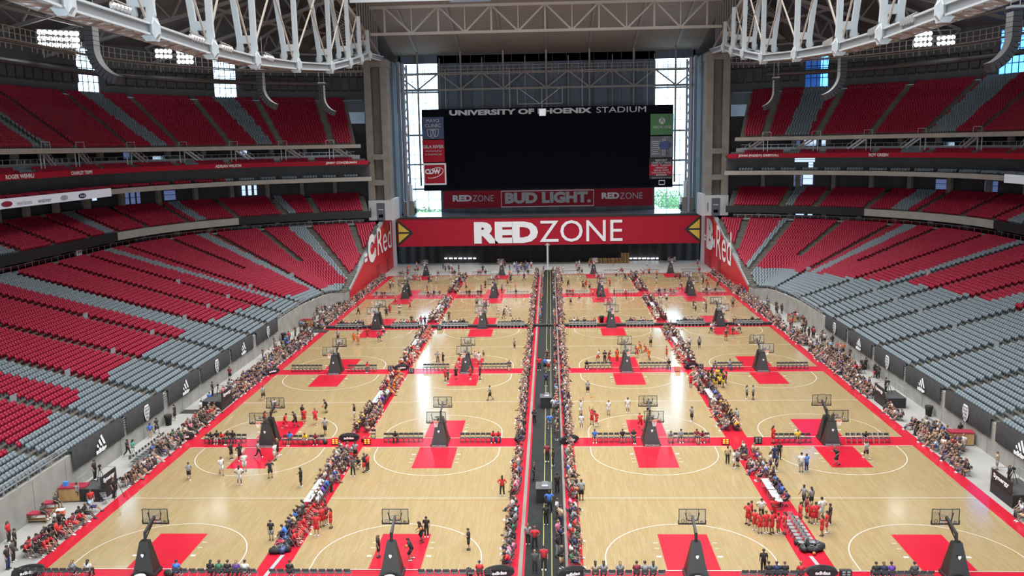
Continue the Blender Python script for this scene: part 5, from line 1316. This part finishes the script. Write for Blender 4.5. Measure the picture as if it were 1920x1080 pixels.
def skin_mesh(J,fine):
    vs=[];es=[];rs=[]
    def n(p,r,par=None):
        vs.append(tuple(p));rs.append(r);i=len(vs)-1
        if par is not None:es.append((par,i))
        return i
    V=lambda k:Vector(J[k])
    pe=n(J['pel'],.125);wa=n(J['wai'],.115,pe);ch=n(J['che'],.13,wa);ne=n(J['nec'],.056,ch)
    hd=V('hea');nd=(hd-V('nec')).normalized();n1=n(hd-nd*.075,.068,ne);n2=n(hd+nd*.01+Vector((0,0,0)),.092,n1);n3=n(hd+nd*.085,.08,n2);n(hd+nd*.125,.04,n3)
    for s,sg in (('L',1),('R',-1)):
        sh=n(J['sh'+s],.064,ch);el=n(J['el'+s],.042,sh);w=V('wr'+s);e=V('el'+s);wr=n(w,.028,el)
        d=(w-e).normalized();a=d.cross(Vector((0,0,1)));a=a.normalized() if a.length>.1 else Vector((0,1,0));a=Vector((0,-1,0)) if abs(d.z)>.7 else a
        pm=n(w+d*.055,.034,wr)
        if fine:
            for k,(o,l) in enumerate(((.027,.07),(.010,.085),(-.009,.078),(-.026,.06))):
                f0=n(w+d*.1+a*o,.010,pm);f1=n(w+d*(.1+l*.5)+a*o*1.1+Vector((0,0,-.006)),.009,f0);n(w+d*(.1+l*.9)+a*o*1.05+Vector((-sg*.018,0,-.012)),.007,f1)
            t0=n(w+d*.05+a*.045,.011,pm);n(w+d*.09+a*.062,.009,t0)
        else:n(w+d*.13,.026,pm)
        hi=n(J['hi'+s],.088,pe);kn=n(J['kn'+s],.058,hi);k=V('kn'+s);an=V('an'+s);n(k.lerp(an,.35),.055,kn);am=len(vs)-1;ai=n(an,.036,am)
        n(an+Vector((0,-.11,-.045)),.03,ai)
    me=bpy.data.meshes.new('tmp');me.from_pydata(vs,es,[]);o=bpy.data.objects.new('tmp',me);COL.objects.link(o)
    sk=o.modifiers.new('s','SKIN');sk.use_smooth_shade=True
    for i,r in enumerate(rs):me.skin_vertices[0].data[i].radius=(r,r)
    me.skin_vertices[0].data[0].use_root=True
    if fine:ss=o.modifiers.new('u','SUBSURF');ss.levels=1
    dg=bpy.context.evaluated_depsgraph_get();out=bpy.data.meshes.new_from_object(o.evaluated_get(dg));bpy.data.objects.remove(o);bpy.data.meshes.remove(me)
    mb=MB();mb.v=[tuple(v.co) for v in out.vertices];mb.f=[tuple(p.vertices) for p in out.polygons];mb.m=[0]*len(mb.f);bpy.data.meshes.remove(out)
    if fine:
        f=Vector((0,-1,0));c=hd+nd*.015
        for sx in (-1,1):
            mb.box(tuple(c+f*.086+Vector((sx*.033,0,.012))),(.022,.02,.012),1);mb.box(tuple(c+Vector((sx*.093,.01,-.01))),(.018,.04,.06),0)
        mb.box(tuple(c+f*.098+Vector((0,0,-.018))),(.022,.03,.04),0);mb.box(tuple(c+f*.084+Vector((0,0,-.052))),(.045,.02,.010),1)
    return mb
def ell(c,rx,ry,n,ax=Vector((1,0,0)),ay=Vector((0,1,0))):return [tuple(Vector(c)+ax*(rx*math.cos(2*PI*k/n))+ay*(ry*math.sin(2*PI*k/n))) for k in range(n)]
def clothes(J,fine):
    V=lambda k:Vector(J[k]);n=12 if fine else 7;out={}
    pe,wa,ch,ne=V('pel'),V('wai'),V('che'),V('nec');ax=Vector((1,0,0))
    def ay(d):a=d.cross(ax).normalized();return a
    mb=MB();d1=(wa-pe).normalized();d2=(ch-wa).normalized();d3=(ne-ch).normalized()
    mb.rings([ell(pe-d1*.03,.175,.145,n,ax,ay(d1)),ell(wa,.165,.138,n,ax,ay(d2)),ell(ch-d2*.06,.19,.15,n,ax,ay(d2)),ell(ch+d2*.06,.205,.135,n,ax,ay(d2)),ell(ch.lerp(ne,.72),.12,.095,n,ax,ay(d3)),ell(ne,.075,.07,n,ax,ay(d3))])
    for s in 'LR':
        a,b=V('sh'+s),V('el'+s);mb.tube([a.lerp(ch,.25)+Vector((0,0,.0)),a,a.lerp(b,.45),a.lerp(b,.78)],[.075,.082,.074,.07],n)
    out['shirt']=mb
    for nm,ext in (('shorts',.9),('trousers',2.0)):
        mb=MB();mb.rings([ell(pe+d1*.05,.165,.13,n,ax,ay(d1)),ell(pe-d1*.04,.182,.145,n,ax,ay(d1)),ell(pe-d1*.1,.14,.11,n,ax,ay(d1))])
        for s in 'LR':
            h,k,a=V('hi'+s),V('kn'+s),V('an'+s)
            if ext<1:mb.tube([h+d1*.02,h.lerp(k,.35),h.lerp(k,.97)],[.108,.11,.105],n)
            else:mb.tube([h+d1*.02,h.lerp(k,.4),k,k.lerp(a,.5),a+Vector((0,0,.02))],[.106,.095,.078,.07,.062],n)
        out[nm]=mb
    for nm in ('short','long'):
        mb=MB();c=V('hea');nd=(c-ne).normalized();m=10 if fine else 6;rs=[]
        for k in range(5):
            a=PI/2*k/4;rs.append(ell(c+nd*.02+Vector((0,.014,0))+nd*(.125*math.sin(a)),.106*math.cos(a)+.004,.108*math.cos(a)+.004,m,ax,ay(nd)))
        mb.rings(rs)
        back=Vector((0,1,0))
        if nm=='short':mb.tube([c+back*.05+nd*.04,c+back*.06-nd*.05],[.075,.055],m)
        else:mb.tube([c+back*.06+nd*.05,c+back*.085-nd*.07,c+back*.10-nd*.2,c+back*.09-nd*.34],[.08,.085,.065,.03],m)
        out[nm]=mb
    for s in 'LR':
        a=V('an'+s);mb=MB();fr=Vector((0,-1,0));z0=a.z-.085
        rs=[]
        for q,w,h in ((.1,.03,.05),(.07,.045,.10),(-.04,.05,.10),(-.13,.055,.065),(-.19,.04,.045),(-.2,.015,.03)):
            rs.append([(a.x+w*math.cos(t),a.y+q,z0+.01+h*.5+h*.5*math.sin(t)) for t in np.linspace(0,2*PI,8,False)])
        mb.rings(rs);out['shoe'+s]=mb
    return out
MESH={};LOW={}
def meshes(p):
    if p not in MESH:
        J=POSES[p];d={'body':skin_mesh(J,True).mesh('person',[SK[0],FACEM],True)}
        for k,m in clothes(J,True).items():d[k]=m.mesh(k,CM['k'],True)
        MESH[p]=d
    return MESH[p]
def lowmesh(p):
    if p not in LOW:
        J=POSES[p];d={'body':skin_mesh(J,False)};d.update(clothes(J,False));LOW[p]=d
    return LOW[p]
PEOPLE=[]  # x,y,z,face,pose,shirt,bottom,skin,hair,hairstyle,place,prio
PLW={}
for r in range(5):
    for c,k in enumerate('ABCD'):PLW['%d%s'%(r+1,k)]='%s court, %s row'%((COLN[c]+(' from left' if c in (1,2) else '')),ROWN[r])
PLW.update(LF='left concrete floor',RF='right concrete floor',CA='black central aisle',XX='right concrete floor')
RS=random.Random(5)
def addp(x,y,face,pose,sh,bo,place,prio=0,z=.03):
    x=max(-40.9,min(40.9,x))
    PEOPLE.append((x,y,z,face,pose,sh,bo,RS.choice([0,0,1,2,2,3]) if place[0] in '12345' else RS.choice([0,0,0,1,1,2,3]),RS.choice([0,0,0,0,1,1,1,2,2,3]),RS.choice(['short','short','long']),place,prio))
for ln in PDATA.strip().split('\n'):
    px,py,po,sh,bo,fa,pl=ln.split();px=float(px);py=float(py)
    if pl=='XX':continue
    g=ground(px,py)
    if po=='stand':po=RS.choice(['stand','stand','hips','folded','walk']) if pl[0] in '345' else RS.choice(['stand','stand','stand','hips','folded'])
    z=0 if pl in ('LF','RF') else (.06 if pl=='CA' else .05)
    addp(g[0],g[1],float(fa),po,sh,bo,PLW.get(pl,pl),0 if pl[0]!='4' else 1,z)
# operators on the platforms
for px,py,h,f,lb in ((183,928,1.16,90,'near left camera platform'),(403,763,1.16,90,'far left camera platform'),(1670,758,1.16,270,'far right camera platform'),(1906,937,1.16,270,'near right camera platform')):
    g=ground(px,py);addp(g[0]-.4,g[1]+.6,f,'stand','k','kT',lb,0,h)
for px,py,f,lb in ((85,978,80,'nearer treatment table'),(109,958,80,'farther treatment table')):
    g=ground(px,py);addp(g[0],g[1]-.1,f,'sit','c','kS',lb,0,.3)
# benches: px, py, shirt
def nearest_chair(x,y):
    q=[(abs(c[0]-x)+abs(c[1]-y),i) for i,c in enumerate(CHQ) if abs(c[1]-y)<3];return CHQ[min(q)[1]] if q else None
for px,py,sh,bo in ((542,833,'b','kS'),(577,833,'y','wS'),(594,833,'m','kT'),(741,829,'k','kT'),(927,829,'r','nT'),(934,829,'r','nT'),(1117,829,'b','kS'),(1165,829,'k','kS'),(1185,829,'k','kT'),(1259,829,'g','gS'),(1280,829,'g','kS'),(1307,829,'m','kS'),(1316,829,'m','kS'),(1496,830,'y','kS'),(1624,830,'k','nS'),(395,831,'k','kT'),(403,831,'k','gT'),(412,831,'r','kT'),(422,831,'r','kT'),(432,831,'k','kT'),(440,831,'k','kT'),(690,697,'r','kT'),(953,694,'c','kS'),(1100,692,'k','kT'),(1254,692,'k','kT'),(1340,692,'g','nT'),(1366,692,'g','nT'),
  (135,1087,'g','kT'),(162,1087,'w','kT'),(329,1087,'b','kT'),(391,1087,'k','kT'),(406,1087,'e','kT'),(429,1087,'k','kT'),(455,1087,'w','kT'),(435,1087,'p','kT'),(550,1087,'k','kT'),(905,1087,'r','kT'),(1085+30,1087,'t','kT'),(1122,1087,'c','kT'),(1133,1087,'g','kT'),(1161,1087,'g','kT'),(1189,1087,'m','kT'),(1210,1087,'g','kT'),(1229,1087,'g','kT'),(1447,1087,'k','kT'),(1460,1087,'n','kT'),(1477,1087,'k','kT'),(1500,1087,'r','kT'),(1642,1087,'k','kT'),(1652,1087,'n','kT'),(1669,1087,'p','kT'),(1706,1087,'c','kT')):
    g=ground(px,py);c=nearest_chair(g[0],g[1])
    if c is None:continue
    if c in SEATS_TAKEN:continue
    SEATS_TAKEN.append(c);addp(c[0],c[1],c[2],RS.choice(['sit','lean','legsout']) if c[2]!=180 else 'sit',sh,bo,'bench '+c[3].split('bench ')[-1] if 'bench ' in c[3] else 'bottom-edge bench',0 if py>800 else 1,.03)
# sideline crowds sitting on chairs
CRP='kkkkkkkkccccwwwwwgggggnnnnbbrrmpelti'
KEEP=[ground(*q) for q in ((191,935),(408,763),(1668,758),(1903,937),(107,937),(1834,832),(71,978),(88,958),(114,966),(565,612))]+[(a,b,0) for a in (-(IA+CW+IB/2),IA+CW+IB/2) for r in range(4) for b in (Y0[r]+H-1.3,Y0[r]+H+1.3)]
def clear(x,y):return all(abs(x-k[0])>(1.75 if abs(k[0])>30 else .95) or abs(y-k[1])>(2.3 if abs(k[0])>30 else 1.5) for k in KEEP)
def crowd(x0,y0,x1,y1,step,face,dens,place,jit=.12,kit=None,chairs=True,z=.0,pr=2,stand=.04):
    n=int(math.hypot(x1-x0,y1-y0)/step)
    for i in range(n):
        if RS.random()>dens:continue
        f=(i+.5)/n;x=x0+(x1-x0)*f+RS.uniform(-jit,jit);y=y0+(y1-y0)*f+RS.uniform(-.1,.1)
        if not clear(x,y):continue
        sh=RS.choice(kit or CRP);bo=RS.choice(['kS','kT','kT','nT','nS','gT','gS','nT','cT','tS']) if not kit else RS.choice(kit)+'S'
        if RS.random()<stand:addp(x,y,face+RS.uniform(-40,40),RS.choice(['stand','hips','folded']),sh,bo,place,pr,z);continue
        ff=face+RS.uniform(-16,16);addp(x,y,ff,RS.choice(['sit','lean','lean','legsout']),sh,bo,place,pr,z)
        if chairs:chair(x,y,ff,'folding chair under a spectator, %s, %s along'%(place,ordn(min(i,57))),'k',z)
XL=IA+IB+2*CW+1.75
for y0,y1,d,rows,kit in ((59.5,67,1,2,'kkmr'),(67.5,71,.6,1,None),(72.5,80,.9,1,None),(81,98,.85,2,None),(98,128,.9,3,None),(128.5,136,.7,2,None),(140.5,160,.9,3,None),(160,198,.8,1,None)):
    for k in range(rows):crowd(-XL-.8*k,y0,-XL-.8*k,y1,.62,90,d*(1-.12*k),'left sideline'+(', %s row back'%ORD[k] if k else ''),.15,kit)
for y0,y1,d,rows in ((66,70.5,.9,2),(75.5,81,.9,1),(81,89,.9,4),(90.5,98.5,.9,1),(99.5,109,.9,2),(110,124,.95,4),(126,135,.9,2),(137,200,.9,1),(150,176,.5,2)):
    for k in range(rows):crowd(XL+.8*k,y0,XL+.8*k,y1,.62,270,d*(1-.1*k),'right sideline'+(', %s row back'%ORD[k] if k else ''),.15)
for y0,y1 in ((57.5,68.5),(70.5,81.5),(84,205)):
    crowd(-2.4,y0,-2.4,y1,.6,270,.86,'left edge of the central aisle',.16)
    crowd(2.25,y0,2.25,y1,.6,90,.92,'right edge of the central aisle',.16)
crowd(1.2,57,1.2,68,.8,90,.6,'inside the right edge of the central aisle',.15,None,False,.06,2,1);crowd(1.25,84,1.25,204,1.0,90,.5,'inside the right edge of the central aisle',.15,None,False,.06,2,1)
crowd(-1.05,140,-1.05,204,1.0,270,.55,'inside the left edge of the central aisle',.15,None,False,.06,2,1)
kits=[['rrr','kkw','gw'],['wkr','oon','kyk'],['nwo','kkw','rrw'],['kkw','wwk','kkr'],['kkw','wwk','kkr']]
for r in range(5):
    for sx,sd in ((-1,'left'),(1,'right')):
        xc=sx*(IA+CW+IB/2);pl='%s red strip, %s row of courts'%(sd,ROWN[r]);a=Y0[r]
        if r==0 and sx<0:
            crowd(xc-.45,a+4.5,xc-.45,a+11,.62,270,.95,pl+', near half');crowd(xc+.45,a+3.5,xc+.45,a+10.5,.62,90,.95,pl+', near half',.12,'rrrm');crowd(xc-.45,a+14.5,xc-.45,a+24,.62,270,.9,pl+', far half');crowd(xc+.4,a+14.5,xc+.4,a+24,.62,90,.9,pl+', far half')
        elif r==0:
            crowd(xc-.35,a+15.5,xc-.35,a+24.5,.7,270,.55,pl+', far half');crowd(xc+.5,a+14,xc+.5,a+24,.7,90,.6,pl+', far half');crowd(xc,a+11,xc,a+14,.6,270,.9,pl+', middle')
        else:
            for dx,f in ((-.5,270),(.45,90)):
                crowd(xc+dx,a+1.8,xc+dx,a+10.8,.62,f,.9,pl+', near half',.12,RS.choice(kits[r]+[None,None]));crowd(xc+dx,a+14.8,xc+dx,a+24,.62,f,.9,pl+', far half',.12,RS.choice(kits[r]+[None,None]))
for r in range(4):
    for sx,sd in ((-1,'left'),(1,'right')):
        xc=sx*(IA+CW+IB/2)+.35
        for k in range(7):
            y=Y0[r]+H-2.3+k*.75
            if RS.random()<.85:addp(xc+.12,y,270,RS.choice(['sit','lean']),RS.choice('kwwgnbkp'),RS.choice(['kT','nT','kS']),'scorer table, %s red strip, %s row'%(sd,ROWN[r]),1 if r<2 else 2);chair(xc+.12,y,270,'folding chair behind the scorer table, %s strip, %s row, %s along'%(sd,ROWN[r],ORD[k]))
# benches by the barrier, farther gaps and the far floor
for c in range(4):
    for dx in (-4.6,4.6):
        for yy,f,d in ((Y0[3]-1.3,180,.62),(Y0[4]-1.9,0,.35),(Y0[4]+CL+1.1,180,.25)):
            for i in range(8):
                if RS.random()<d:addp(CXS[c]+dx+(i-3.5)*.56,yy,f,RS.choice(['sit','lean']),RS.choice('kkkcnwrg'),RS.choice(['kT','kS','nS']),'far benches',3)
for i in range(95):
    x=RS.uniform(-34,36);y=RS.choice([RS.uniform(Y0[4]+CL+2,214),RS.uniform(Y0[4]+3,Y0[4]+CL-1),RS.uniform(Y0[4]+1,Y0[4]+CL)])
    if abs(x)<3 or abs(abs(x)-(IA+CW+1))<1.6:continue
    addp(x,y,RS.uniform(0,360),RS.choice(['stand','walk','run','hips']),RS.choice('kkwwrrgnop'),RS.choice(['kS','wS','rS','nS']),'far end',3)
for i in range(14):addp(RS.uniform(-9,-4),RS.uniform(205,212),RS.uniform(0,360),'stand',RS.choice('kwb'),'bS','far end',3)
for i in range(40):
    s=RS.choice([-1,1]);addp(s*RS.uniform(38.4,40.6),RS.uniform(118,160),RS.uniform(0,360),'stand',RS.choice('kkwgrbc'),RS.choice(['kT','nT','kS']),'sideline floor',3,0)
# the people that show largest are objects, the rest one crowd
rank=sorted(range(len(PEOPLE)),key=lambda i:(PEOPLE[i][11]>1,PEOPLE[i][1]) )
core=[i for i in rank if PEOPLE[i][11]<=1]
rest=[i for i in rank if PEOPLE[i][11]>1]
def inframe(i):
    p=PEOPLE[i];px,py,w=proj(p[0],p[1],p[2]+1);return -10<px<1930 and py<1085
core=[i for i in core if inframe(i)][:230];rest=[i for i in rest if inframe(i)];take=set(core+rest[:max(0,310-len(core))])
order=sorted(take,key=lambda i:PEOPLE[i][1]);seq={}
names=[]
for i in order:
    p=PEOPLE[i];bw=('shorts' if p[6][1]=='S' else 'trousers');nm='person in %s top and %s %s %s, %s'%(PN[p[5]],PN[p[6][0]],bw,PW[p[4]],p[10]);names.append(nm);seq[nm]=seq.get(nm,0)+1
cn={}
def setm(o,m):
    o.material_slots[0].link='OBJECT';o.material_slots[0].material=m
for i,nm in zip(order,names):
    p=PEOPLE[i]
    if seq[nm]>1:
        k=cn.get(nm,0);cn[nm]=k+1;base='%s from the camera'%ORD[k]
        lb=nm+', '+base
    else:lb=nm
    lb=lb.replace(' folding chair','')
    if len(lb.split())>16:lb=lb.replace(' from left','').replace(' from the camera',' nearest').replace('person in ','').replace(' of courts','').replace(' of the hoop','')
    if len(lb.split())>16:lb=lb.replace('sitting upright','seated').replace('leaning forward in a chair','leaning').replace('sitting with legs stretched','seated').replace('standing ','').replace('from the left on the ','').replace('row ','')
    if len(lb.split())>16:lb=lb.replace(' of the central aisle',' of aisle').replace(' row back',' row').replace('the ','')
    if len(lb.split())>16:lb=' '.join(lb.split()[:16])
    while LAB.get(lb):lb=lb.replace('person','one person',1) if 'one person' not in lb and len(lb.split())<16 else lb+'.'
    d=meshes(p[4]);o=link('person',d['body'],None,(p[0],p[1],p[2]),math.radians(p[3]));sc=.93+.12*((i*37)%11)/10 if p[4] not in ('sit','lean','legsout') else .98;o.scale=(sc,sc,sc)
    tag(o,lb,'person');o.material_slots[0].link='OBJECT';o.material_slots[0].material=SK[p[7]]
    setm(link('shirt',d['shirt'],o),CM[p[5]]);b='shorts' if p[6][1]=='S' else 'trousers';setm(link(b,d[b],o),CM[p[6][0]]);setm(link('hair',d[p[9]],o),HR[p[8]])
    for s in 'LR':setm(link('shoe',d['shoe'+s],o),SHM[i%2])
MI=list(CM.values())+SK+HR+SHM;mi={m.name:k for k,m in enumerate(MI)};cb=MB()
for i in range(len(PEOPLE)):
    if i in take:continue
    p=PEOPLE[i];d=lowmesh(p[4]);a=math.radians(p[3]);ca,sa=math.cos(a),math.sin(a);b='shorts' if p[6][1]=='S' else 'trousers'
    for k,m in (('body',SK[p[7]]),('shirt',CM[p[5]]),(b,CM[p[6][0]]),(p[9],HR[p[8]]),('shoeL',SHM[i%2]),('shoeR',SHM[i%2])):
        cb.add([(p[0]+x*ca-y*sa,p[1]+x*sa+y*ca,p[2]+z) for x,y,z in d[k].v],d[k].f,mi[m.name])
stuff(cb.build('crowd',MI,None,True),'dense crowd of seated and standing people lining the farther courts','crowd')
print('PEOPLE',len(PEOPLE),'objects',len(take))
# chairs: nearest 300 as objects, the rest together
CHQ.sort(key=lambda c:c[1]);cb=MB();used={};NI=0
lowc={}
for c in CHQ:
    px,py,w=proj(c[0],c[1],c[5]+.4);m='k' if c[4]=='k' else 'g'
    if -5<px<1925 and py<1085 and NI<300:
        NI+=1;o=CHP[m] if CHU[m]==0 else copy_tree(CHP[m]);CHU[m]=1
        o.location=(c[0],c[1],c[5]);o.rotation_euler[2]=math.radians(c[2]);lb=c[3]
        if len(lb.split())>16:lb=lb.replace(' from the left','').replace('seen ','').replace(' of courts','').replace('on the ','')
        if len(lb.split())>16:lb=lb.replace('under a spectator, ','').replace(' of the central aisle',' of aisle').replace('the ','')
        while LAB.get(lb):lb=lb+' again' if len(lb.split())<16 else lb+'.'
        tag(o,lb,'chair','folding chairs')
    else:
        if m not in lowc:
            q=MB();q.box((0,0,.45),(.44,.42,.03));q.box((0,.3,.74),(.44,.04,.24));
            for s in (-1,1):q.bar((s*.23,-.24,0),(s*.23,.3,.8),.03);q.bar((s*.21,.26,0),(s*.21,-.16,.44),.03)
            lowc[m]=q
        q=lowc[m];a=math.radians(c[2]);ca,sa=math.cos(a),math.sin(a);cb.add([(c[0]+x*ca-y*sa,c[1]+x*sa+y*ca,c[5]+z) for x,y,z in q.v],q.f,0 if m=='k' else 1)
stuff(cb.build('folding_chairs',[CHAIRM,CHAIRG]),'rows of black and grey folding chairs on the farther benches and sidelines','chairs')
